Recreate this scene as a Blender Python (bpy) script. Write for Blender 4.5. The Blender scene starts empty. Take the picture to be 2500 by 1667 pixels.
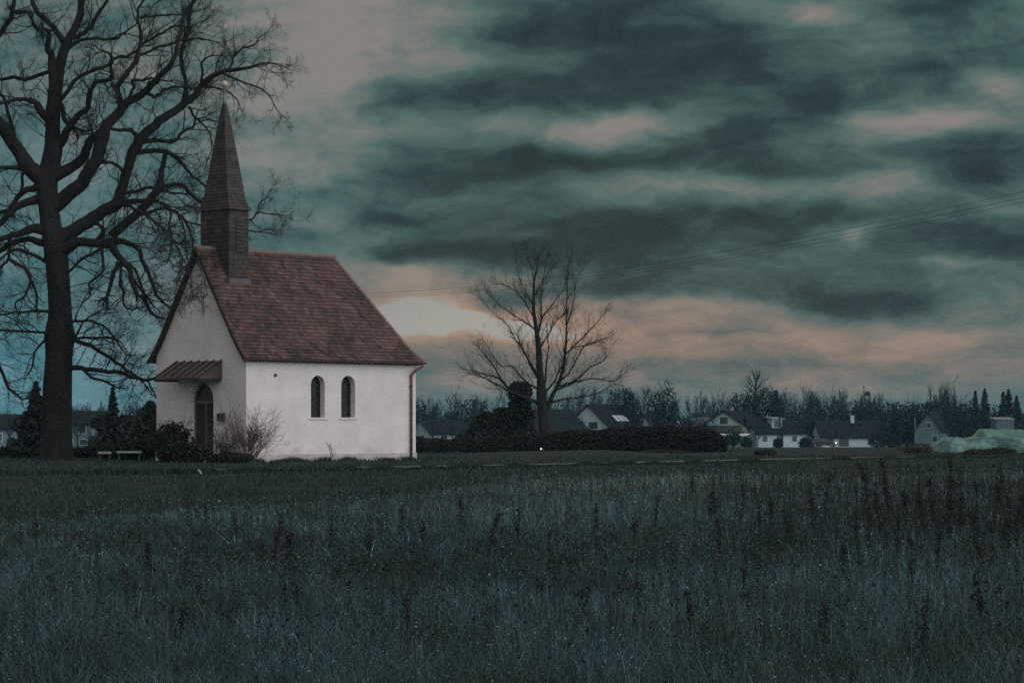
import bpy, bmesh, math, random
import numpy as np
from mathutils import Vector, Matrix
from mathutils.geometry import tessellate_polygon

# ------------------------------------------------------------------ camera
S = bpy.context.scene
COL = S.collection
F, YH, CZ = 5900.0, 1035.0, 1.35          # focal length and horizon row of the 2500 x 1667 photograph, eye height
cam = bpy.data.cameras.new('camera')
cam.sensor_width = 36.0
cam.lens = F / 2500 * 36.0
cam.shift_y = (YH - 833.5) / 2500
cam.clip_start, cam.clip_end = 0.5, 12000
co = bpy.data.objects.new('camera', cam)
co.location = (0, 0, CZ)
co.rotation_euler = (math.radians(90), 0, 0)
COL.objects.link(co)
S.camera = co
S.view_settings.view_transform = 'Standard'
S.view_settings.look = 'None'
S.view_settings.exposure = 0
S.view_settings.gamma = 1
S.cycles.use_denoising = False
S.cycles.max_bounces = 6
S.cycles.diffuse_bounces = 3
S.cycles.transparent_max_bounces = 8

# ------------------------------------------------------------------ sky
def lin(r, g, b):
    f = lambda c: (c / 255 / 12.92) if c / 255 <= .04045 else ((c / 255 + .055) / 1.055) ** 2.4
    return (f(r), f(g), f(b), 1)

class NT:
    """short hand for building a node tree"""
    def __init__(s, tree): s.t = tree; s.L = tree.links
    def n(s, typ, **kw):
        nd = s.t.nodes.new(typ)
        for k, v in kw.items(): setattr(nd, k, v)
        return nd
    def put(s, sock, v):
        if hasattr(v, 'is_output') or isinstance(v, bpy.types.NodeSocket): s.L.new(v, sock)
        else: sock.default_value = v
    def m(s, op, a, b=0.0, c=0.0, clamp=False):
        nd = s.n('ShaderNodeMath', operation=op, use_clamp=clamp)
        s.put(nd.inputs[0], a); s.put(nd.inputs[1], b); s.put(nd.inputs[2], c)
        return nd.outputs[0]
    def v(s, op, a, b=(0, 0, 0), c=(0, 0, 0)):
        nd = s.n('ShaderNodeVectorMath', operation=op)
        s.put(nd.inputs[0], a); s.put(nd.inputs[1], b)
        if op in ('MULTIPLY_ADD',): s.put(nd.inputs[2], c)
        return nd.outputs['Value'] if op in ('DOT_PRODUCT', 'LENGTH') else nd.outputs['Vector']
    def ramp(s, fac, stops, interp='LINEAR'):
        nd = s.n('ShaderNodeValToRGB'); cr = nd.color_ramp; cr.interpolation = interp
        while len(cr.elements) < len(stops): cr.elements.new(.5)
        for e, (p, c) in zip(cr.elements, stops): e.position = p; e.color = c
        s.put(nd.inputs[0], fac); return nd.outputs[0]
    def mix(s, fac, a, b, mode='MIX'):
        nd = s.n('ShaderNodeMix', data_type='RGBA', blend_type=mode)
        s.put(nd.inputs[0], fac); s.put(nd.inputs[6], a); s.put(nd.inputs[7], b)
        return nd.outputs[2]
    def noise(s, vec, scale, detail=4, rough=.5, out=0, dist=0.0):
        nd = s.n('ShaderNodeTexNoise'); s.put(nd.inputs['Vector'], vec)
        nd.inputs['Scale'].default_value = scale; nd.inputs['Detail'].default_value = detail
        nd.inputs['Roughness'].default_value = rough; nd.inputs['Distortion'].default_value = dist
        return nd.outputs[out]
    def sstep(s, x, a, b):
        nd = s.n('ShaderNodeMapRange', interpolation_type='SMOOTHSTEP')
        s.put(nd.inputs[0], x); nd.inputs[1].default_value = a; nd.inputs[2].default_value = b
        return nd.outputs[0]

SUN_AZ, SUN_EL = math.radians(0.9), math.radians(2.4)       # the glow low behind the lone tree
W = bpy.data.worlds.new('World'); S.world = W; W.use_nodes = True
W.node_tree.nodes.clear()
N = NT(W.node_tree)
tc = N.n('ShaderNodeTexCoord').outputs['Generated']
sp = N.n('ShaderNodeSeparateXYZ'); N.L.new(tc, sp.inputs[0])
az = N.m('ARCTAN2', sp.outputs[0], sp.outputs[1])
el = N.m('ARCSINE', sp.outputs[2])
U = N.m('MULTIPLY_ADD', az, F / 1000, 1.25)
V = N.m('MULTIPLY_ADD', el, -F / 1000, YH / 1000)
cb = N.n('ShaderNodeCombineXYZ'); N.L.new(U, cb.inputs[0]); N.L.new(V, cb.inputs[1])
P0 = cb.outputs[0]
wn = N.noise(N.v('MULTIPLY', P0, (3.4, 7.5, 1)), 1.0, 4, .5, out=1)
P1 = N.v('MULTIPLY_ADD', N.v('SUBTRACT', wn, (.5, .5, .5)), (.30, .10, 0), P0)
fb = N.noise(N.v('MULTIPLY', P1, (3.6, 9.0, 1)), 1.0, 7, .62)
fb2 = N.noise(N.v('MULTIPLY', P1, (8.0, 17.0, 1)), 1.0, 5, .6)
#BLOBS
BL = [(1.80, .36, .75, .34, .20), (1.35, .50, .35, .20, .08), (.20, .45, .42, .55, -.22), (.15, .93, .35, .12, -.30), (.86, .10, .30, .22, -.66), (.70, .32, .26, .16, -.22),
      (1.16, .245, .28, .05, .66), (.96, .215, .09, .045, .30), (1.33, .15, .2, .05, .2),
      (1.28, .05, .09, .08, .50), (1.62, .10, .20, .12, .40), (1.84, .185, .20, .055, .36), (1.45, .02, .12, .1, .2),
      (1.99, .052, .12, .036, -.75), (2.3, .04, .25, .07, .24), (2.2, .205, .16, .028, .22),
      (1.48, .322, .25, .036, -.74), (1.22, .315, .07, .025, -.35), (1.78, .27, .10, .03, -.26),
      (1.82, .345, .13, .04, .34), (2.05, .29, .12, .04, .26),
      (2.27, .310, .18, .036, -.72), (2.44, .23, .09, .05, -.5),
      (1.38, .388, .32, .028, .56), (1.12, .43, .18, .03, .40), (1.87, .41, .14, .038, .40),
      (1.66, .455, .26, .032, -.58), (2.10, .455, .18, .040, -.55), (2.40, .425, .17, .045, .42),
      (.98, .535, .10, .02, .40), (1.45, .548, .32, .045, .46), (1.95, .525, .22, .03, .34),
      (1.13, .622, .27, .026, .55), (1.70, .625, .28, .05, .30), (2.38, .605, .22, .06, .46), (2.12, .588, .04, .034, -.5),
      (1.58, .695, .20, .03, .40), (2.10, .745, .28, .032, .46), (2.32, .665, .14, .018, -.30),
      (.70, .34, .10, .05, .24), (.73, .50, .06, .025, .2), (.74, .545, .10, .034, -.30), (.76, .588, .08, .018, .30),
      (.97, .695, .22, .05, -.52), (.965, .775, .095, .042, -.85), (1.08, .770, .085, .032, -.75), (1.02, .785, .22, .036, -.45), (1.0, .66, .16, .03, -.25), (1.0, .755, .10, .014, -.2), (1.25, .735, .08, .026, .42),
      (1.40, .80, .55, .055, -.55), (1.76, .812, .12, .014, .46), (1.63, .745, .20, .020, -.42),
      (2.2, .835, .40, .04, -.30), (1.85, .888, .34, .014, .26), (1.2, .91, .30, .05, -.16), (2.1, .90, .6, .07, -.26), (1.31, .805, .12, .030, -.30), (1.33, .735, .07, .02, .2)]
acc = N.m('MULTIPLY_ADD', N.m('SUBTRACT', fb, .5), 1.75, .49)
acc = N.m('MULTIPLY_ADD', N.m('SUBTRACT', fb2, .5), .48, acc)
def gauss(P, u, v, su, sv):
    d = N.v('MULTIPLY_ADD', P, (1 / su, 1 / sv, 0), (-u / su, -v / sv, 0))
    return N.m('POWER', .36788, N.v('DOT_PRODUCT', d, d))
for u, v, su, sv, a in BL:
    acc = N.m('MULTIPLY_ADD', gauss(P1, u, v, su, sv), a, acc)
acc = N.m('MULTIPLY_ADD', acc, .625, .25)                     # -.4 .. 1.2 -> 0 .. 1
cpos = lambda c: c * .625 + .25
cool = N.ramp(acc, [(cpos(-.1), lin(134, 129, 124)), (cpos(.18), lin(106, 116, 112)), (cpos(.42), lin(80, 104, 101)), (cpos(.68), lin(59, 84, 83)), (cpos(.92), lin(43, 63, 65)), (cpos(1.2), lin(33, 50, 54))], 'LINEAR')
warm = N.ramp(acc, [(cpos(-.4), lin(163, 160, 152)), (cpos(-.12), lin(160, 134, 115)), (cpos(.2), lin(132, 116, 106)), (cpos(.5), lin(97, 102, 97)), (cpos(.72), lin(68, 86, 85)), (cpos(1.0), lin(42, 61, 63))])
wf = gauss(P0, 1.22, .79, .62, .13)
wf2 = gauss(P0, 2.1, .88, .75, .10)
col = N.mix(N.m('MINIMUM', N.m('MULTIPLY_ADD', wf2, .72, N.m('MULTIPLY', wf, 1.0)), 1.0), cool, warm)
bluef = gauss(P0, .05, .80, .62, .62)                          # colder air low on the far left
col = N.mix(bluef, col, N.mix(1.0, col, (.72, 1.06, 1.24, 1), 'MULTIPLY'))
col = N.mix(gauss(P0, .0, .96, .45, .17), col, N.mix(1.0, col, (.80, 1.24, 1.40, 1), 'MULTIPLY'))
# unseen sky beside and behind the camera: brightened, lobe added to light the long wall
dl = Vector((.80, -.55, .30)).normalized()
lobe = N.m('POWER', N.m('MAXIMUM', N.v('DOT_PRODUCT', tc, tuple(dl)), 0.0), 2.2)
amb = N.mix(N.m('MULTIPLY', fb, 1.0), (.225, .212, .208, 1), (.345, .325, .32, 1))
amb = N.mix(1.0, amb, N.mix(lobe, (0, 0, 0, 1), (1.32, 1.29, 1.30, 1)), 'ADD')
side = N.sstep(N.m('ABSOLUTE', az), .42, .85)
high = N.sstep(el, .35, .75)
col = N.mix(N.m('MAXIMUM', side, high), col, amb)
nish = N.n('ShaderNodeTexSky', sky_type='NISHITA', sun_disc=False)
nish.sun_elevation = SUN_EL; nish.sun_rotation = SUN_AZ; nish.altitude = 300
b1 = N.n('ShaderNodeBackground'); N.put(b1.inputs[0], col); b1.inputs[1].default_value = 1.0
b2 = N.n('ShaderNodeBackground'); N.L.new(nish.outputs[0], b2.inputs[0]); b2.inputs[1].default_value = .0004
ad = N.n('ShaderNodeAddShader'); N.L.new(b1.outputs[0], ad.inputs[0]); N.L.new(b2.outputs[0], ad.inputs[1])
wo = N.n('ShaderNodeOutputWorld'); N.L.new(ad.outputs[0], wo.inputs[0])

sun = bpy.data.lights.new('sun', 'SUN'); sun.energy = .12; sun.angle = math.radians(12); sun.color = (1, .72, .5)
so = bpy.data.objects.new('sun', sun); COL.objects.link(so)
so.rotation_euler = Vector((-math.sin(SUN_AZ), -math.cos(SUN_AZ), -math.tan(SUN_EL))).to_track_quat('-Z', 'Y').to_euler()
so.location = (0, 0, 60)

# ------------------------------------------------------------------ helpers
R = math.radians
def gz(x, y):
    """height of the ground"""
    y = np.asarray(y, float)
    return -2.45 * np.clip((y - 95) / 298, 0, 1.04)
def gzf(x, y): return float(gz(x, y))
def at(px, py, D): return Vector(((px - 1250) / F * D, D, CZ - (py - YH) / F * D))
def on_ground(px, D):
    x = (px - 1250) / F * D
    return Vector((x, D, gzf(x, D)))

def material(name, c1, c2=None, scale=6.0, rough=.85, bump=0.0, bscale=None, spec=.3, attr=False, detail=5, stretch=(1, 1, 1), stops=(.32, .68), metallic=0.0, coat=0.0):
    m = bpy.data.materials.new(name); m.use_nodes = True
    t = NT(m.node_tree); b = m.node_tree.nodes['Principled BSDF']
    b.inputs['Roughness'].default_value = rough
    b.inputs['Specular IOR Level'].default_value = spec
    b.inputs['Metallic'].default_value = metallic
    b.inputs['Coat Weight'].default_value = coat
    oc = t.n('ShaderNodeTexCoord').outputs['Object']
    oc = t.v('MULTIPLY', oc, stretch)
    c1 = (*c1, 1)[:4]
    if c2 is not None:
        f = t.noise(oc, scale, detail, .6)
        c = t.ramp(f, [(stops[0], c1), (stops[1], (*c2, 1)[:4])])
    else:
        c = c1
    if attr:
        a = t.n('ShaderNodeAttribute', attribute_name='tone')
        c = t.mix(1.0, c, a.outputs['Color'], 'MULTIPLY')
    t.put(b.inputs['Base Color'], c)
    if bump:
        bn = t.n('ShaderNodeBump'); bn.inputs['Strength'].default_value = min(1, bump); bn.inputs['Distance'].default_value = .02
        t.L.new(t.noise(oc, bscale or scale * 3, 5, .6), bn.inputs['Height']); t.L.new(bn.outputs[0], b.inputs['Normal'])
    return m

def glow(name, c, s):
    m = bpy.data.materials.new(name); m.use_nodes = True
    b = m.node_tree.nodes['Principled BSDF']
    b.inputs['Base Color'].default_value = (.8, .8, .8, 1)
    b.inputs['Emission Color'].default_value = (*c, 1); b.inputs['Emission Strength'].default_value = s
    return m

def tag(o, label=None, cat=None, group=None, kind=None):
    if label: o['label'] = label
    if cat: o['category'] = cat
    if group: o['group'] = group
    if kind: o['kind'] = kind
    return o

def empty(name, loc, rz=0.0):
    o = bpy.data.objects.new(name, None); o.location = loc; o.rotation_euler = (0, 0, rz)
    o.empty_display_size = .3
    COL.objects.link(o); return o

class MB:
    """collects polygons, then links them as one mesh object"""
    def __init__(s): s.v, s.f, s.t = [], [], []
    def poly(s, pts, tone=1.0):
        b = len(s.v); s.v += [tuple(p) for p in pts]; s.f.append(tuple(range(b, b + len(pts)))); s.t.append(tone)
    def box(s, x0, x1, y0, y1, z0, z1, tone=1.0):
        b = len(s.v)
        s.v += [(x, y, z) for z in (z0, z1) for x, y in ((x0, y0), (x1, y0), (x1, y1), (x0, y1))]
        for q in ((3, 2, 1, 0), (4, 5, 6, 7), (0, 1, 5, 4), (1, 2, 6, 5), (2, 3, 7, 6), (3, 0, 4, 7)):
            s.f.append(tuple(b + i for i in q)); s.t.append(tone)
    def hexa(s, p, tone=1.0):
        """eight corners: bottom ring then top ring"""
        b = len(s.v); s.v += [tuple(q) for q in p]
        for q in ((3, 2, 1, 0), (4, 5, 6, 7), (0, 1, 5, 4), (1, 2, 6, 5), (2, 3, 7, 6), (3, 0, 4, 7)):
            s.f.append(tuple(b + i for i in q)); s.t.append(tone)
    def beam(s, a, b_, w, h, up=(0, 0, 1), tone=1.0):
        a, b_ = Vector(a), Vector(b_); d = (b_ - a).normalized(); r = d.cross(Vector(up))
        if r.length < 1e-4: r = d.cross(Vector((1, 0, 0)))
        r.normalize(); u = r.cross(d); r *= w / 2; u *= h / 2
        s.hexa([a - r - u, a + r - u, b_ + r - u, b_ - r - u, a - r + u, a + r + u, b_ + r + u, b_ - r + u], tone)
    def tube(s, pts, radii, n=8, cap=True):
        pts = [Vector(p) for p in pts]
        if not hasattr(radii, '__len__'): radii = [radii] * len(pts)
        rings = []
        for i, p in enumerate(pts):
            d = (pts[min(i + 1, len(pts) - 1)] - pts[max(i - 1, 0)]).normalized()
            r = d.cross(Vector((.13, .97, .2))).normalized(); u = r.cross(d)
            b = len(s.v); rings.append(b)
            for k in range(n):
                a = 2 * math.pi * k / n
                s.v.append(tuple(p + (r * math.cos(a) + u * math.sin(a)) * radii[i]))
        for b0, b1 in zip(rings, rings[1:]):
            for k in range(n):
                s.f.append((b0 + k, b0 + (k + 1) % n, b1 + (k + 1) % n, b1 + k)); s.t.append(1.0)
        if cap:
            s.f.append(tuple(rings[0] + k for k in range(n))[::-1]); s.t.append(1.0)
            s.f.append(tuple(rings[-1] + k for k in range(n))); s.t.append(1.0)
    def lathe(s, c, prof, n=16):
        """profile of (radius, z) round a vertical axis through c"""
        c = Vector(c); rings = []
        for r, z in prof:
            rings.append(len(s.v))
            for k in range(n):
                a = 2 * math.pi * k / n; s.v.append((c.x + r * math.cos(a), c.y + r * math.sin(a), c.z + z))
        for b0, b1 in zip(rings, rings[1:]):
            for k in range(n):
                s.f.append((b0 + k, b0 + (k + 1) % n, b1 + (k + 1) % n, b1 + k)); s.t.append(1.0)
        s.f.append(tuple(rings[0] + k for k in range(n))[::-1]); s.t.append(1.0)
        s.f.append(tuple(rings[-1] + k for k in range(n))); s.t.append(1.0)
    def build(s, name, mat, parent=None, smooth=False, tone=False):
        me = bpy.data.meshes.new(name); me.from_pydata(s.v, [], s.f)
        if tone:
            a = me.attributes.new('tone', 'FLOAT_COLOR', 'FACE')
            arr = np.ones((len(s.f), 4), np.float32)
            tt = np.array([t if hasattr(t, '__len__') else (t, t, t) for t in s.t], np.float32); arr[:, :3] = tt
            a.data.foreach_set('color', arr.ravel())
        me.materials.append(mat)
        if smooth: me.shade_smooth()
        me.update()
        o = bpy.data.objects.new(name, me); COL.objects.link(o)
        if parent is not None: o.parent = parent
        return o

def np_obj(name, verts, faces, mat, parent=None, tone=None, smooth=False):
    """mesh from numpy arrays; every face has the same number of corners; tone per face"""
    verts = np.asarray(verts, np.float32).reshape(-1, 3); faces = np.asarray(faces, np.int32)
    k = faces.shape[1]; nf = len(faces)
    me = bpy.data.meshes.new(name)
    me.vertices.add(len(verts)); me.vertices.foreach_set('co', verts.ravel())
    me.loops.add(nf * k); me.loops.foreach_set('vertex_index', faces.ravel())
    me.polygons.add(nf); me.polygons.foreach_set('loop_start', np.arange(0, nf * k, k, dtype=np.int32))
    if tone is not None:
        a = me.attributes.new('tone', 'FLOAT_COLOR', 'FACE')
        arr = np.ones((nf, 4), np.float32); arr[:, :3] = tone if np.ndim(tone) == 2 else np.asarray(tone)[:, None]
        a.data.foreach_set('color', arr.ravel())
    me.materials.append(mat)
    me.update(calc_edges=True); me.validate()
    if smooth: me.shade_smooth()
    o = bpy.data.objects.new(name, me); COL.objects.link(o)
    if parent is not None: o.parent = parent
    return o

def tubes_np(lines, sides):
    """many tapering polylines -> (verts, quads); lines = [(pts (n,3), radii (n))]"""
    by = {}
    for p, r in lines: by.setdefault(len(p), []).append((p, r))
    VV, FF, off = [], [], 0
    for n, ls in by.items():
        P = np.array([l[0] for l in ls], float); Rr = np.array([l[1] for l in ls], float)
        T = np.empty_like(P); T[:, 1:-1] = P[:, 2:] - P[:, :-2]; T[:, 0] = P[:, 1] - P[:, 0]; T[:, -1] = P[:, -1] - P[:, -2]
        T /= np.linalg.norm(T, axis=2, keepdims=True) + 1e-9
        ref = np.where(np.abs(T[:, :, 1:2]) > .93, np.array([1., .1, 0]), np.array([.08, 1., .05]))
        A = np.cross(T, ref); A /= np.linalg.norm(A, axis=2, keepdims=True) + 1e-9
        B = np.cross(T, A)
        ang = np.arange(sides) * 2 * np.pi / sides
        V = P[:, :, None] + Rr[:, :, None, None] * (A[:, :, None] * np.cos(ang)[:, None] + B[:, :, None] * np.sin(ang)[:, None])
        M = len(ls)
        idx = off + np.arange(M * n * sides).reshape(M, n, sides); nx = np.roll(idx, -1, axis=2)
        q = np.stack([idx[:, :-1], nx[:, :-1], nx[:, 1:], idx[:, 1:]], -1).reshape(-1, 4)
        VV.append(V.reshape(-1, 3)); FF.append(q); off += M * n * sides
    return np.concatenate(VV), np.concatenate(FF)

def nrm(v): return v / (np.linalg.norm(v) + 1e-9)

def grow(out, p, d, length, r, lvl, maxlvl, rng, wig=.25, up=.05, kids=5, spread=(.5, 1.0), ratio=.5, tip=.3, keep=None):
    """a wandering twig with its side twigs: appends (level, points, radii)"""
    n = 6 if lvl == 0 else (5 if lvl < maxlvl else 4)
    pts = [np.array(p, float)]; d = nrm(np.array(d, float)); dirs = []
    for i in range(n - 1):
        d = nrm(d + rng.normal(0, wig, 3) + np.array([0, 0, up]))
        dirs.append(d); pts.append(pts[-1] + d * length / (n - 1))
    rad = np.linspace(r, r * tip, n)
    if keep is not None and not keep(pts): return
    out.append((lvl, np.array(pts), rad))
    if lvl >= maxlvl: return
    for k in range(kids):
        t = rng.uniform(.2, 1.0) * (n - 1.001); i = int(t); f = t - i
        q = pts[i] * (1 - f) + pts[i + 1] * f
        s = nrm(np.cross(dirs[i], rng.normal(0, 1, 3)))
        a = rng.uniform(*spread)
        nd = dirs[i] * math.cos(a) + s * math.sin(a)
        grow(out, q, nd, length * ratio * rng.uniform(.6, 1.25), max(rad[i] * .55, .003), lvl + 1, maxlvl, rng, wig, up, kids, spread, ratio, tip, keep)

def leaves(centers, size, rng, flat=0.0, jitter=.5):
    """randomly turned pointed leaf faces (two triangles as one quad) at the given centres"""
    n = len(centers); c = np.asarray(centers, float)
    a = rng.normal(0, 1, (n, 3)); a[:, 2] *= (1 - flat); a /= np.linalg.norm(a, axis=1, keepdims=True)
    b = np.cross(a, rng.normal(0, 1, (n, 3))); b /= np.linalg.norm(b, axis=1, keepdims=True) + 1e-9
    s = (size * rng.uniform(1 - jitter, 1 + jitter, n))[:, None]
    V = np.stack([c - a * s, c - b * s * .5, c + a * s, c + b * s * .5], 1).reshape(-1, 3)
    return V, np.arange(n * 4).reshape(n, 4)

def blob_points(n, c, rad, rng, lumps=7, shell=.55):
    """points in an uneven lumpy volume"""
    k = rng.normal(0, 1, (lumps, 3)); k /= np.linalg.norm(k, axis=1, keepdims=True)
    amp = rng.uniform(-.28, .38, lumps)
    u = rng.normal(0, 1, (n, 3)); u /= np.linalg.norm(u, axis=1, keepdims=True)
    m = 1 + (np.maximum(0, u @ k.T) ** 5 @ amp)
    r = rng.uniform(0, 1, n) ** (1 / 3 * shell) * m * rng.uniform(.85, 1.12, n)
    return np.array(c) + u * r[:, None] * np.array(rad)

# ------------------------------------------------------------------ materials
M = {}
M['bark'] = material('bark', (.015, .015, .0155), (.031, .030, .030), 3.0, .95, .8, 14, stretch=(1, 1, .35))
M['twig'] = material('twig_bark', (.018, .019, .021), (.032, .032, .033), 4.0, .95)
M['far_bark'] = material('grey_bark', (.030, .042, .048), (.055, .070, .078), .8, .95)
M['needle'] = material('dark_needles', (.010, .017, .017), (.026, .037, .034), 1.4, .9, attr=True)
M['shrub'] = material('dark_leaves', (.014, .018, .014), (.032, .036, .028), 1.2, .9, attr=True)
M['hedge'] = material('hedge_twigs', (.016, .015, .014), (.030, .027, .025), 1.2, .95, attr=True)
M['plaster'] = material('white_plaster', (.70, .68, .67), (.82, .81, .80), 1.1, .92, .25, 40)
def stain_plaster(m):
    t = NT(m.node_tree); b = m.node_tree.nodes['Principled BSDF']
    src = b.inputs['Base Color'].links[0].from_socket
    oc = t.n('ShaderNodeTexCoord').outputs['Object']; sp_ = t.n('ShaderNodeSeparateXYZ'); t.L.new(oc, sp_.inputs[0])
    n1 = t.noise(oc, 1.4, 6, .65); n2 = t.noise(t.v('MULTIPLY', oc, (5, 5, .5)), 1.0, 5, .6)
    low = t.sstep(t.m('MULTIPLY_ADD', sp_.outputs[2], -.55, n1), .22, .52)          # splashed soil in patches of its own outline
    run = t.sstep(n2, .60, .78)                                                      # rain runs
    c = t.mix(t.m('MULTIPLY', low, .42), src, (.40, .36, .32, 1)); c = t.mix(t.m('MULTIPLY', run, .16), c, (.42, .41, .40, 1))
    t.put(b.inputs['Base Color'], c)
stain_plaster(M['plaster'])
M['plinth'] = material('grey_plinth', (.44, .45, .46), (.58, .58, .58), 2.5, .9, .3, 20)
M['darkwood'] = material('dark_brown_wood', (.028, .023, .021), (.055, .044, .039), 5, .8, .3, 24, stretch=(1, 1, .2))
M['shingle'] = material('weathered_shingles', (.046, .040, .040), (.088, .075, .074), 2.2, .85, .5, 18, attr=True)
M['copper'] = material('verdigris_metal', (.12, .19, .18), (.2, .28, .26), 4, .5, metallic=.4)
M['ball'] = material('pale_gilt_ball', (.50, .46, .40), (.62, .58, .52), 6, .45, metallic=.3)
M['tile'] = material('red_clay_tiles', (.090, .055, .051), (.134, .082, .076), 1.6, .85, .4, 26, attr=True)
M['ridge'] = material('ridge_tiles', (.16, .105, .098), (.24, .165, .155), 3, .85, .3, 22)
M['sheet'] = material('brown_sheet_metal', (.085, .067, .060), (.125, .10, .09), 3, .6, .2, 12)
M['pipe'] = material('red_brown_pipe', (.16, .06, .065), (.22, .09, .09), 4, .5)
M['pane'] = material('dark_leaded_glass', (.012, .011, .012), (.06, .05, .042), 11, .25, .3, 30, spec=.5, stops=(.5, .75))
M['stone'] = material('pale_sill_stone', (.62, .60, .57), (.74, .72, .69), 3, .9)
M['iron'] = material('dark_iron', (.03, .03, .03), (.05, .05, .05), 6, .6)
M['box'] = material('notice_box_green', (.035, .045, .04), (.055, .06, .055), 6, .5)

# ------------------------------------------------------------------ ground, track, road
def ground_mesh():
    xs = np.concatenate([[-9000, -2500, -700, -300], np.linspace(-160, 200, 91), [340, 800, 2600, 9000]])
    ys = np.concatenate([[-300, -60], np.linspace(0, 100, 61), np.linspace(106, 440, 57), [520, 700, 1200, 3000, 10500]])
    X, Y = np.meshgrid(xs, ys)
    rng = np.random.default_rng(3)
    Z = gz(X, Y) + rng.normal(0, .018, X.shape) * ((Y < 100) & (np.abs(X) < 160))
    # low rough banks beyond the track
    for (cx, cy, sx, sy, h) in ((3.2, 112, 4.5, 5, .30), (22, 150, 7, 8, .35), (-1, 106, 3.5, 5, .18), (13, 120, 5, 6, .22), (33, 118, 4, 4, .30)):
        Z += h * np.exp(-((X - cx) / sx) ** 2 - ((Y - cy) / sy) ** 2)
    V = np.stack([X, Y, Z], -1).reshape(-1, 3)
    ny, nx = X.shape; i = np.arange(nx * ny).reshape(ny, nx)
    Fq = np.stack([i[:-1, :-1], i[:-1, 1:], i[1:, 1:], i[1:, :-1]], -1).reshape(-1, 4)
    m = bpy.data.materials.new('meadow_soil'); m.use_nodes = True
    t = NT(m.node_tree); b = m.node_tree.nodes['Principled BSDF']; b.inputs['Roughness'].default_value = .98; b.inputs['Specular IOR Level'].default_value = .1
    oc = t.n('ShaderNodeTexCoord').outputs['Object']
    f = t.noise(oc, .35, 8, .65); f2 = t.noise(oc, 6.0, 4, .6)
    c = t.ramp(f, [(.35, (.022, .030, .028, 1)), (.55, (.034, .044, .038, 1)), (.72, (.046, .050, .036, 1))])
    c = t.mix(.45, c, t.ramp(f2, [(.35, (.02, .026, .026, 1)), (.7, (.06, .075, .07, 1))]), 'MIX')
    t.put(b.inputs['Base Color'], c)
    bn = t.n('ShaderNodeBump'); bn.inputs['Strength'].default_value = .8; bn.inputs['Distance'].default_value = .06
    t.L.new(f2, bn.inputs['Height']); t.L.new(bn.outputs[0], b.inputs['Normal'])
    return tag(np_obj('ground', V, Fq, m, smooth=True), kind='structure')
ground = ground_mesh()

def strip(name, pts, width, mat, lift=.03):
    """a ribbon that follows the ground through the given plan points"""
    mb = MB(); P = []
    for (x0, y0), (x1, y1) in zip(pts, pts[1:]):
        for k in range(12): P.append((x0 + (x1 - x0) * k / 12, y0 + (y1 - y0) * k / 12))
    P.append(pts[-1])
    L_, R_ = [], []
    for i, p in enumerate(P):
        a = Vector(P[max(i - 1, 0)]); b = Vector(P[min(i + 1, len(P) - 1)]); d = (b - a).normalized(); nn = Vector((-d.y, d.x)) * width / 2
        for lst, s in ((L_, 1), (R_, -1)):
            x, y = p[0] + nn.x * s, p[1] + nn.y * s; lst.append((x, y, gzf(x, y) + lift))
    for i in range(len(P) - 1): mb.poly([R_[i], R_[i + 1], L_[i + 1], L_[i]])
    return tag(mb.build(name, mat), kind='structure')
g2 = lambda px, D: ((px - 1250) / F * D, D)
M['gravel'] = material('pale_wet_gravel', (.085, .12, .122), (.15, .195, .195), 2.0, .55, .4, 20, spec=.5)
M['asphalt'] = material('wet_asphalt', (.10, .12, .12), (.17, .19, .19), 1.2, .45, .2, 20, spec=.5)
strip('track', [g2(-400, 62), g2(300, 66), g2(620, 68.5), g2(950, 72.0), g2(1350, 77), g2(1950, 89), g2(2500, 100), g2(2900, 108)], .75, M['gravel'], .085)
strip('road', [g2(1200, 300), g2(1800, 345), g2(2040, 392), g2(2300, 450), g2(2900, 560)], 6.0, M['asphalt'], .06)

# ------------------------------------------------------------------ the chapel
CA = R(47.0); ca, sa = math.cos(CA), math.sin(CA)
CD = 85.5
OX, OY = (601 - 1250) / F * CD, CD
chapel = tag(empty('chapel', (OX, OY, 0), CA), 'small white plastered chapel with red tiled roof and a pointed wooden spire', 'chapel')
def side_pt(px, py, yy=0.0):
    """chapel coordinates (x, z) of a point seen on the long wall plane y = yy"""
    k = (px - 1250) / F; ox, oy = OX - sa * yy, OY + ca * yy
    x = (k * oy - ox) / (ca - k * sa); Y = oy + sa * x
    return x, CZ - (py - YH) / F * Y
def gable_pt(px, py, xx=0.0):
    k = (px - 1250) / F; ox, oy = OX + ca * xx, OY + sa * xx
    y = (k * oy - ox) / (-sa - k * ca); Y = oy + ca * y
    return y, CZ - (py - YH) / F * Y
CL = side_pt(1015, 1000)[0]
CW = gable_pt(382, 1000)[0]
HW = CW / 2
ZE = 3.62                                     # underside of the eaves
ZR = 7.72                                     # ridge
OV = .22                                      # overhang of the eaves
XV = -.22                                     # front verge
XR = 6.45                                     # end of the ridge
TH = .42                                      # wall thickness
# roof profile: (distance from the ridge line, height), flared at the foot
PROF = [(0.0, ZR), (HW * .80, ZE + .97), (HW * .90, ZE + .60), (HW + .02, ZE + .28), (HW + OV, ZE + .06)]
def prof(t):
    """point at fraction t of the slope's length"""
    seg = [math.hypot(b[0] - a[0], b[1] - a[1]) for a, b in zip(PROF, PROF[1:])]; s = t * sum(seg)
    for (a, b), l in zip(zip(PROF, PROF[1:]), seg):
        if s <= l or b is PROF[-1]:
            f = s / l; return a[0] + (b[0] - a[0]) * f, a[1] + (b[1] - a[1]) * f
        s -= l
SLOPE = sum(math.hypot(b[0] - a[0], b[1] - a[1]) for a, b in zip(PROF, PROF[1:]))

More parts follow.
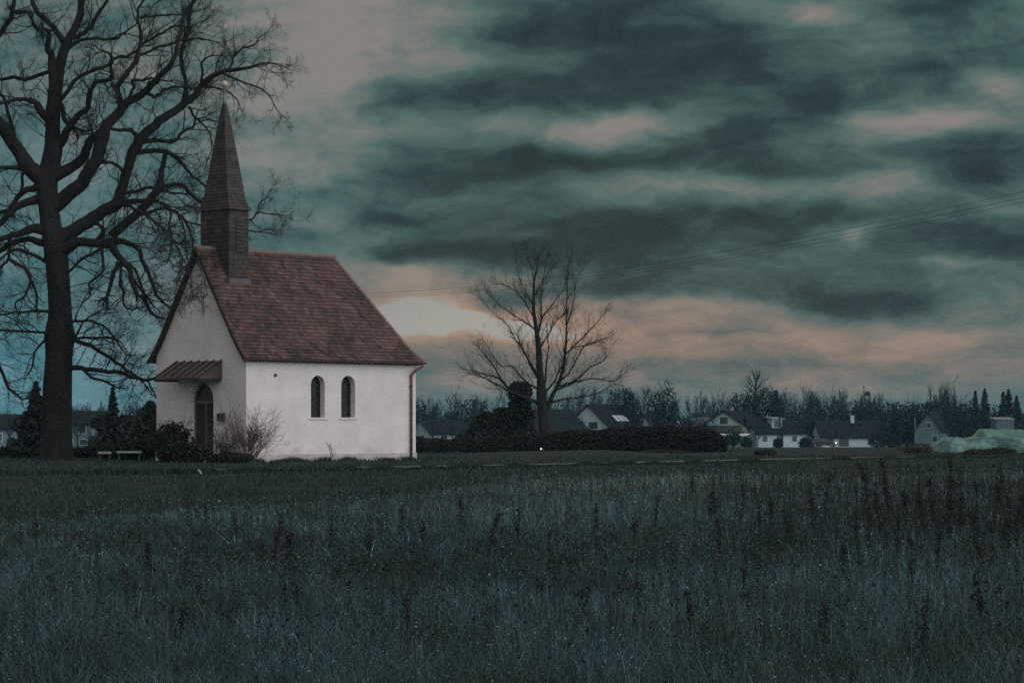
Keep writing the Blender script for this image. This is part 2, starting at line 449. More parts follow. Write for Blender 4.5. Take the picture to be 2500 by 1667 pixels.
def arch(cx, z0, w, h, n=14):
    """outline of a round-headed opening: counter-clockwise from lower left"""
    r = w / 2; pts = [(cx - r, z0), (cx + r, z0)]
    for k in range(n + 1):
        a = math.pi * k / n; pts.append((cx + r * math.cos(a), z0 + h - r + r * math.sin(a)))
    return pts
def panel(name, outline, holes, place, depth, mat, parent, sub=None):
    """wall with openings cut through it: outline and holes are plan points (s, z), place(s, z, d) gives the chapel point at depth d"""
    mb = MB()
    loops = [[Vector((p[0], p[1], 0)) for p in outline]] + [[Vector((p[0], p[1], 0)) for p in h] for h in holes]
    flat = [p for l in loops for p in l]
    tri = tessellate_polygon(loops)
    for d in (0.0, depth):
        b = len(mb.v); mb.v += [tuple(place(p.x, p.y, d)) for p in flat]
        for t in tri: mb.f.append(tuple(b + i for i in (t if d else t[::-1]))); mb.t.append(1)
    for l in loops:
        for p, q in zip(l, l[1:] + l[:1]):
            mb.poly([place(p.x, p.y, 0), place(q.x, q.y, 0), place(q.x, q.y, depth), place(p.x, p.y, depth)])
    o = mb.build(name, mat, parent)
    bm = bmesh.new(); bm.from_mesh(o.data); bmesh.ops.remove_doubles(bm, verts=bm.verts, dist=1e-5); bmesh.ops.recalc_face_normals(bm, faces=bm.faces); bm.to_mesh(o.data); bm.free()
    return o
side_place = lambda s, z, d: (s, d, z)
gable_place = lambda s, z, d: (d, s, z)
# openings
wins = []
for (a, b, top, bot) in ((759, 793, 917, 1019), (833, 867, 917.5, 1019)):
    x0, zb = side_pt(a, bot); x1, zt = side_pt(b, top); wins.append((((x0 + x1) / 2), zb, x1 - x0, zt - zb))
dy0, dzt = gable_pt(521, 933); dy1, _ = gable_pt(464, 933)
door = ((dy0 + dy1) / 2, .16, dy1 - dy0, dzt - .16)
sy0, sz1 = gable_pt(498, 722); sy1, sz0 = gable_pt(490, 772)
slit = [(sy0, sz0), (sy1, sz0), (sy1, sz1), (sy0, sz1)]
panel('long_wall', [(TH, 0), (CL, 0), (CL, ZE + .22), (TH, ZE + .22)], [arch(*w) for w in wins], side_place, TH, M['plaster'], chapel)
zz = lambda y: np.interp(abs(y - HW), [p[0] for p in PROF], [p[1] for p in PROF]) - .10
gout = [(0, 0), (CW, 0)] + [(y, float(zz(y))) for y in (CW, CW * .93, CW * .86, HW, CW * .14, CW * .07, 0)]
panel('gable_wall', gout, [arch(*door), slit], gable_place, TH, M['plaster'], chapel)
mb = MB(); mb.box(TH, CL, CW - TH, CW, 0, ZE + .22); mb.build('rear_long_wall', M['plaster'], chapel)
mb = MB(); mb.box(CL - TH, CL - .002, TH, CW - TH, 0, ZE + .22); mb.build('end_wall', M['plaster'], chapel)
# plinth: a slightly proud grey band round the foot
mb = MB(); zp = .27
mb.box(.0, CL + .03, -.03, -.001, -.2, zp); mb.box(-.03, -.001, -.03, dy0 - .02, -.2, zp); mb.box(-.03, -.001, dy1 + .02, CW + .03, -.2, zp)
mb.box(CL + .001, CL + .03, -.001, CW + .03, -.2, zp); mb.box(.0, CL, CW + .001, CW + .03, -.2, zp)
mb.build('plinth', M['plinth'], chapel)

# windows: frame set deep in the wall, dark leaded glass, sloping sill
for i, w in enumerate(wins):
    fo = arch(w[0], w[1] + .004, w[2] - .008, w[3] - .008); fi = arch(w[0], w[1] + .05, w[2] - .10, w[3] - .10)
    wf_ = panel('window', fo, [fi], lambda s, z, d: (s, .24 + d, z), .05, M['darkwood'], chapel)
    g = MB(); g.poly([(p[0], .272, p[1]) for p in arch(w[0], w[1] + .03, w[2] - .07, w[3] - .07)]); g.build('pane', M['pane'], wf_)
    lead = MB(); r = w[2] / 2 - .04
    for k in range(1, 9):
        zc = w[1] + .05 + (w[3] - .1) * k / 9
        hw = r if zc < w[1] + w[3] - w[2] / 2 else math.sqrt(max(.0, r * r - (zc - (w[1] + w[3] - w[2] / 2)) ** 2))
        if hw > .05: lead.box(w[0] - hw, w[0] + hw, .262, .270, zc - .006, zc + .006)
    lead.box(w[0] - .006, w[0] + .006, .2605, .2695, w[1] + .05, w[1] + w[3] - .05)
    lead.build('lead_bars', M['iron'], wf_)
    s_ = MB(); s_.hexa([(w[0] - w[2] / 2 - .11, -.035, w[1] - .075), (w[0] + w[2] / 2 + .11, -.035, w[1] - .075), (w[0] + w[2] / 2 + .11, .0 - .001, w[1] - .085), (w[0] - w[2] / 2 - .11, -.001, w[1] - .085),
                        (w[0] - w[2] / 2 - .11, -.035, w[1] - .03), (w[0] + w[2] / 2 + .11, -.035, w[1] - .03), (w[0] + w[2] / 2 + .11, -.001, w[1] - .006), (w[0] - w[2] / 2 - .11, -.001, w[1] - .006)])
    s_.build('sill', M['stone'], wf_)
# slit window in the gable
mb = MB(); mb.box(.2, .22, sy0, sy1, sz0, sz1); mb.build('slit_window', M['iron'], chapel)

# door: two leaves, transom, fanlight
dr = MB(); dcy, dz0, dw, dh = door
zt_ = gable_pt(490, 981)[1]
df = panel('door', arch(dcy, dz0 + .003, dw - .006, dh - .006), [arch(dcy, zt_ + .06, dw - .18, dz0 + dh - zt_ - .15), [(dcy - dw / 2 + .09, dz0 + .03), (dcy - .025, dz0 + .03), (dcy - .025, zt_ - .05), (dcy - dw / 2 + .09, zt_ - .05)],
           [(dcy + .025, dz0 + .03), (dcy + dw / 2 - .09, dz0 + .03), (dcy + dw / 2 - .09, zt_ - .05), (dcy + .025, zt_ - .05)]], lambda s, z, d: (.20 + d, s, z), .07, material('grey_door_frame', (.13, .115, .105), (.18, .16, .15), 6, .8), chapel)
for s in (-1, 1):
    y0, y1 = sorted((dcy + s * .028, dcy + s * (dw / 2 - .085)))
    l = MB(); l.box(.225, .255, y0, y1, dz0 + .025, zt_ - .045)
    k = 4
    for j in range(k): l.box(.215, .2249, y0 + (y1 - y0) * (j + .06) / k, y0 + (y1 - y0) * (j + .94) / k, dz0 + .03, zt_ - .05)
    lo = l.build('door_leaf', M['darkwood'], df)
g = MB(); g.poly([(.235, p[0], p[1]) for p in arch(dcy, zt_ + .05, dw - .17, dz0 + dh - zt_ - .13)]); g.build('fanlight', M['pane'], df)
g = MB(); g.box(.17, .214, dcy - .10, dcy - .08, dz0 + 1.0, dz0 + 1.02); g.box(.165, .175, dcy - .16, dcy - .08, dz0 + 1.0, dz0 + 1.02); g.build('handle', M['iron'], df)
st = MB(); st.box(-.55, .0 - .032, dcy - .75, dcy + .75, -.1, .15); st.build('door_step', M['plinth'], chapel)

# roof: solid deck below, tiles laid row by row on top
rng = np.random.default_rng(11)
def tile_field(mb, rows, tw, lift, lip, tone, skip=None):
    """rows = list of (left point, right point) from top to bottom along a slope; every tile its own face, foot lifted"""
    for i in range(len(rows) - 1):
        (a, b), (c, d) = rows[i], rows[i + 1]
        a, b, c, d = map(Vector, (a, b, c, d))
        w = max((b - a).length, (d - c).length); n = max(1, round(w / tw)); off = .5 * (i % 2) / n
        nr = (d - c).cross(a - c)
        if nr.length < 1e-6: nr = (d - c).cross(b - c)
        nr.normalize()
        edges = sorted({0.0, 1.0} | {min(1, max(0, k / n + off)) for k in range(n)})
        for s0, s1 in zip(edges, edges[1:]):
            if s1 - s0 < 1e-4: continue
            j = rng.uniform(-.003, .005); lf = lift + j
            sg = .03 * (s1 - s0)
            p0, p1 = a.lerp(b, s0 + sg), a.lerp(b, s1 - sg); q0, q1 = c.lerp(d, s0 + sg) , c.lerp(d, s1 - sg)
            dn = (q0 - p0) * rng.uniform(-.03, .06)
            q0, q1 = q0 + nr * lf + dn, q1 + nr * lf + dn; p0, p1 = p0 + nr * .004, p1 + nr * .004
            t = tone(i, (p0 + q1) / 2)
            mb.poly([p0, q0, q1, p1], t)
            mb.poly([q0, q0 - nr * lip, q1 - nr * lip, q1], t)
            mb.poly([p0, p0 - nr * .004, q0 - nr * lip, q0], t); mb.poly([p1, q1, q1 - nr * lip, p1 - nr * .004], t)
def hash_noise(p, s):
    return math.sin(p.x * 1.7 * s + 1.3 * math.sin(p.z * 2.3 * s)) * math.sin(p.z * 1.9 * s + 1.1 * math.sin(p.x * 1.1 * s + 2))
def tile_tone(i, p):
    # fired clay of mixed batches, with dark lichen growing in patches
    lichen = hash_noise(p, .9) + .6 * hash_noise(p + Vector((3, 1, 2)), 2.3) + rng.normal(0, .8)
    t = rng.uniform(.80, 1.12)
    if lichen > .72: g_ = rng.uniform(.42, .72); return (g_ * .95, g_ * 1.25, g_ * 1.2)
    if lichen < -.9: return (t * 1.25, t * 1.36, t * 1.32)
    return (t, t, t)
xe = lambda off: XR + (CL + OV - XR) * off / (HW + OV)
NR = 30
roofpart = MB()
deck = .10
def slope_pts(t):
    o, z = prof(t); return o, z
for s in (-1, 1):
    for k in range(12):
        (o0, z0), (o1, z1) = prof(k / 12), prof((k + 1) / 12)
        y0, y1 = HW + s * o0, HW + s * o1
        roofpart.hexa([(XV, y0, z0 - deck), (xe(o0) - .01, y0, z0 - deck), (xe(o1) - .01, y1, z1 - deck), (XV, y1, z1 - deck), (XV, y0, z0 - .004), (xe(o0) - .01, y0, z0 - .004), (xe(o1) - .01, y1, z1 - .004), (XV, y1, z1 - .004)])
for k in range(12):
    (o0, z0), (o1, z1) = prof(k / 12), prof((k + 1) / 12)
    roofpart.hexa([(xe(o0), HW - o0, z0 - deck), (xe(o0), HW + o0, z0 - deck), (xe(o1), HW + o1, z1 - deck), (xe(o1), HW - o1, z1 - deck), (xe(o0), HW - o0, z0 - .004), (xe(o0), HW + o0, z0 - .004), (xe(o1), HW + o1, z1 - .004), (xe(o1), HW - o1, z1 - .004)])
roof = roofpart.build('roof', M['darkwood'], chapel)
tl = MB()
rows = [];  rows2 = []; rows3 = []
for i in range(NR + 1):
    o, z = prof(.012 + .988 * i / NR)
    rows.append(((XV - .02, HW - o, z), (xe(o), HW - o, z)))
    rows2.append(((xe(o), HW + o, z), (XV - .02, HW + o, z)))
    rows3.append(((xe(o), HW - o, z), (xe(o), HW + o, z)))
tile_field(tl, rows, .17, .030, .026, tile_tone)
tile_field(tl, rows2, .17, .030, .026, tile_tone)
tile_field(tl, rows3, .17, .030, .026, tile_tone)
tl.build('roof_tiles', M['tile'], roof, tone=True)
def cap_row(name, a, b, n, r, curve=None):
    mb = MB(); prev = None
    for k in range(n):
        f0, f1 = k / n, (k + 1) / n
        p, q = (Vector(curve(f0)), Vector(curve(f1))) if curve else (Vector(a).lerp(Vector(b), f0), Vector(a).lerp(Vector(b), f1))
        mb.tube([p, p.lerp(q, 1.06)], [r, r * 1.18], 10)
    return mb.build(name, M['ridge'], roof, smooth=False)
cap_row('ridge_tiles', (XV - .02, HW, ZR - .03), (XR + .1, HW, ZR - .03), 20, .085)
for s in (-1, 1): cap_row('hip_tiles', 0, 0, 17, .075, lambda f: (xe(prof(f)[0]), HW + s * prof(f)[0], prof(f)[1] - .01))
# verge boards and gutter
vb = MB()
for s in (-1, 1):
    for k in range(12):
        (o0, z0), (o1, z1) = prof(k / 12), prof((k + 1) / 12)
        y0, y1 = HW + s * o0, HW + s * o1
        vb.hexa([(XV - .045, y0, z0 - .17), (XV - .004, y0, z0 - .17), (XV - .004, y1, z1 - .17), (XV - .045, y1, z1 - .17), (XV - .045, y0, z0 - .012), (XV - .004, y0, z0 - .012), (XV - .004, y1, z1 - .012), (XV - .045, y1, z1 - .012)])
vb.build('verge_boards', M['darkwood'], roof)
gt = MB()
gp = [(.06 * math.cos(a), .06 * math.sin(a)) for a in np.linspace(math.pi, 2 * math.pi, 8)]
def gutter(p, q, out):
    p, q, out = Vector(p), Vector(q), Vector(out)
    for (a, b), (c, d) in zip(gp, gp[1:]):
        gt.poly([p + out * a + Vector((0, 0, b)), q + out * a + Vector((0, 0, b)), q + out * c + Vector((0, 0, d)), p + out * c + Vector((0, 0, d))])
zg = ZE + .045
gutter((XV, -OV - .05, zg), (CL + OV + .05, -OV - .05, zg), (0, -1, 0)); gutter((CL + OV + .05, -OV - .05, zg), (CL + OV + .05, CW + OV, zg), (1, 0, 0)); gutter((XV, CW + OV + .05, zg), (CL + OV, CW + OV + .05, zg), (0, 1, 0))
gt.build('gutter', M['sheet'], roof)
sf = MB(); sf.box(XV + .01, CL + OV - .02, -OV + .02, -.002, ZE + .0, ZE + .03); sf.build('soffit', M['darkwood'], roof)
xd = side_pt(1001, 1000)[0]
dp = MB(); dp.tube([(CL + .12, -OV - .05, zg - .05), (CL + .10, -OV - .05, zg - .14), (xd + .10, -.20, zg - .30), (xd, -.075, zg - .46), (xd, -.075, zg - .6), (xd, -.075, .02)], .047, 10)
dpo = dp.build('drainpipe', M['pipe'], chapel, smooth=True)
for z in (.7, 1.75, 2.75):
    b_ = MB(); b_.lathe((xd, -.075, z), [(.056, 0), (.056, .04)], 10); b_.box(xd - .012, xd + .012, -.03, -.002, z, z + .04); b_.build('pipe_clip', M['iron'], dpo)
# cast iron foot of the pipe is dark; a conduit rises on the short strip beyond it
vx, vz = side_pt(671.5, 916)
v_ = MB(); v_.tube([(vx, -.002, vz), (vx, -.05, vz), (vx, -.05, vz - .01)], [.055, .055, .02], 12); v_.build('wall_vent', M['iron'], chapel)
ny0, nz1 = gable_pt(549, 1011); ny1, nz0 = gable_pt(534.5, 1027)
nb = MB(); nb.box(-.10, -.002, ny0, ny1, nz0, nz1); nb.box(-.115, -.101, ny0 + .03, ny1 - .03, nz0 + .03, nz1 - .03); nb.hexa([(-.13, ny0 - .02, nz1 + .001), (-.002, ny0 - .02, nz1 + .001), (-.002, ny1 + .02, nz1 + .001), (-.13, ny1 + .02, nz1 + .001), (-.13, ny0 - .02, nz1 + .015), (-.002, ny0 - .02, nz1 + .04), (-.002, ny1 + .02, nz1 + .04), (-.13, ny1 + .02, nz1 + .015)])
nb.build('notice_box', M['box'], chapel)

# porch canopy over the door
cy0, cz = gable_pt(542, 880); cy1 = gable_pt(433, 888)[0]
dep = 1.02
cf = CZ - (921 - YH) / F * (OY - sa * dep + ca * HW)
cp = MB()
def slab(y0, y1, x0, z0, x1, z1, t):
    cp.hexa([(x1, y0, z1 - t), (x0, y0, z0 - t), (x0, y1, z0 - t), (x1, y1, z1 - t), (x1, y0, z1), (x0, y0, z0), (x0, y1, z0), (x1, y1, z1)])
slab(cy0, cy1, -.002, cz, -dep, cf, .045)
can = cp.build('porch_canopy', M['sheet'], chapel)
cp = MB(); nsm = 6
for k in range(nsm + 1):
    y = cy0 + (cy1 - cy0) * k / nsm
    slab(y - .014, y + .014, -.004, cz + .05, -dep - .006, cf + .05, .049)
cp.build('seams', M['darkwood'], can)
cp = MB(); cp.box(-dep - .03, -dep + .03, cy0 - .03, cy1 + .03, cf - .11, cf - .048); cp.build('front_beam', M['darkwood'], can)
for y in (cy0 + .05, cy1 - .05):
    cp = MB(); zb = cf - .10
    cp.beam((-.05, y, zb), (-dep - .04, y, zb), .08, .09); cp.build('bracket', M['darkwood'], can)
cp = MB(); cp.hexa([(-dep, cy0 - .01, cf - .06), (-.003, cy0 - .01, cf - .06), (-.003, cy0 + .01, cf - .06), (-dep, cy0 + .01, cf - .06), (-dep, cy0 - .01, cf - .047), (-.003, cy0 - .01, cz - .047), (-.003, cy0 + .01, cz - .047), (-dep, cy0 + .01, cf - .047)])
cp.build('side_board', M['sheet'], can)

# ridge turret with spire
tx0, tx1 = .68, 1.60; ty0, ty1 = 1.735, 3.315; tcx, tcy = (tx0 + tx1) / 2, (ty0 + ty1) / 2
tz1 = 9.10
def sh_tone(i, p): t = rng.uniform(.70, 1.2); return (t, t * rng.uniform(.97, 1.03), t)
core = MB(); core.box(tx0 + .01, tx1 - .01, ty0 + .01, ty1 - .01, ZR - 1.6, tz1 + .02)
tw = core.build('turret', M['darkwood'], chapel)
tm = MB()
zs = np.linspace(tz1, ZR - 1.55, 19)
corners = [(tx0, ty0), (tx1, ty0), (tx1, ty1), (tx0, ty1)]
for k in range(4):
    (xa, ya), (xb, yb) = corners[k], corners[(k + 1) % 4]
    tile_field(tm, [((xa, ya, z), (xb, yb, z)) for z in zs], .13, .018, .016, sh_tone)
tm.build('shingle_cladding', M['shingle'], tw, tone=True)
# louvred sound openings on the long faces
for (y, sgn) in ((ty0, -1), (ty1, 1)):
    lv = MB(); w_ = .36; z0, z1 = 7.55, 8.75; xc = tx0 + .50
    lv.box(xc - w_ / 2, xc + w_ / 2, y + sgn * .02 - .012, y + sgn * .02 + .012, z0, z1)
    for k in range(9):
        z = z0 + (z1 - z0) * (k + .2) / 9
        a, b = y + sgn * .033, y + sgn * .075
        lv.poly([(xc - w_ / 2, a, z + .11), (xc + w_ / 2, a, z + .11), (xc + w_ / 2, b, z + .03), (xc - w_ / 2, b, z + .03)])
    lv.build('louvre', M['iron'], tw)
M['lead'] = material('lead_sheet', (.07, .068, .07), (.12, .115, .115), 5, .6)
# lead flashing at the foot of the turret
for y, s in ((ty0, -1), (ty1, 1)):
    fl = MB()
    o = HW - ty0; zf = float(np.interp(o, [p[0] for p in PROF], [p[1] for p in PROF]))
    fl.hexa([(tx0 - .04, y + s * .10, zf - .13), (tx1 + .06, y + s * .10, zf - .13), (tx1 + .06, y, zf - .02), (tx0 - .04, y, zf - .02), (tx0 - .04, y + s * .10, zf - .09), (tx1 + .06, y + s * .10, zf - .09), (tx1 + .06, y + s * .03, zf + .11), (tx0 - .04, y + s * .03, zf + .11)])
    fl.build('flashing', M['lead'], tw)
# spire: flared foot, slender pyramid
SPR = [(0, 1.13), (.10, 1.06), (.28, .945), (.55, .855), (1.2, .715), (2.0, .545), (2.8, .37), (3.5, .205), (3.92, .075)]
hx, hy = (tx1 - tx0) / 2, (ty1 - ty0) / 2
def spire_at(h):
    s = float(np.interp(h, [p[0] for p in SPR], [p[1] for p in SPR])); q = 1 - .0
    return s
sm = MB(); sc_ = MB()
hs = np.linspace(3.92, 0, 34)
def corner(k, h):
    s = spire_at(h); sx, sy = ((-1, -1), (1, -1), (1, 1), (-1, 1))[k]
    # the oblong plan grows square towards the top
    f = min(1, h / 3.9); ex = hx * s * (1 + .22 * f); ey = hy * s * (1 - .18 * f)
    return Vector((tcx + sx * ex, tcy + sy * ey, tz1 + h))
for k in range(4):
    tile_field(sm, [(corner(k, h), corner((k + 1) % 4, h)) for h in hs], .13, .016, .014, sh_tone)
    for h0, h1 in zip(hs, hs[1:]):
        a, b, c, d = corner(k, h0), corner((k + 1) % 4, h0), corner((k + 1) % 4, h1), corner(k, h1)
        ctr = Vector((tcx, tcy, 0)); ins = lambda p: Vector((tcx + (p.x - tcx) * .97, tcy + (p.y - tcy) * .97, p.z))
        sc_.poly([ins(a), ins(d), ins(c), ins(b)])
sc_.poly([Vector((tcx + (corner(k, 0).x - tcx) * .97, tcy + (corner(k, 0).y - tcy) * .97, tz1)) for k in (3, 2, 1, 0)])
spire = sc_.build('spire', M['darkwood'], chapel)
sm.build('spire_shingles', M['shingle'], spire, tone=True)
fm = MB(); zt = tz1 + 3.90
fm.lathe((tcx, tcy, zt), [(.095, -.06), (.07, .12), (.05, .35), (.045, .58), (.06, .60)], 12)
fm.build('finial_stem', M['copper'], spire, smooth=True)
fm = MB(); fm.lathe((tcx, tcy, zt + .72), [(.03, -.13), (.08, -.11), (.12, -.06), (.135, 0), (.12, .06), (.08, .11), (.03, .13)], 16); fm.build('finial_ball', M['ball'], spire, smooth=True)
fm = MB(); fm.lathe((tcx, tcy, zt + .85), [(.022, 0), (.016, .30), (.008, .52)], 8); fm.build('finial_spike', M['iron'], spire)

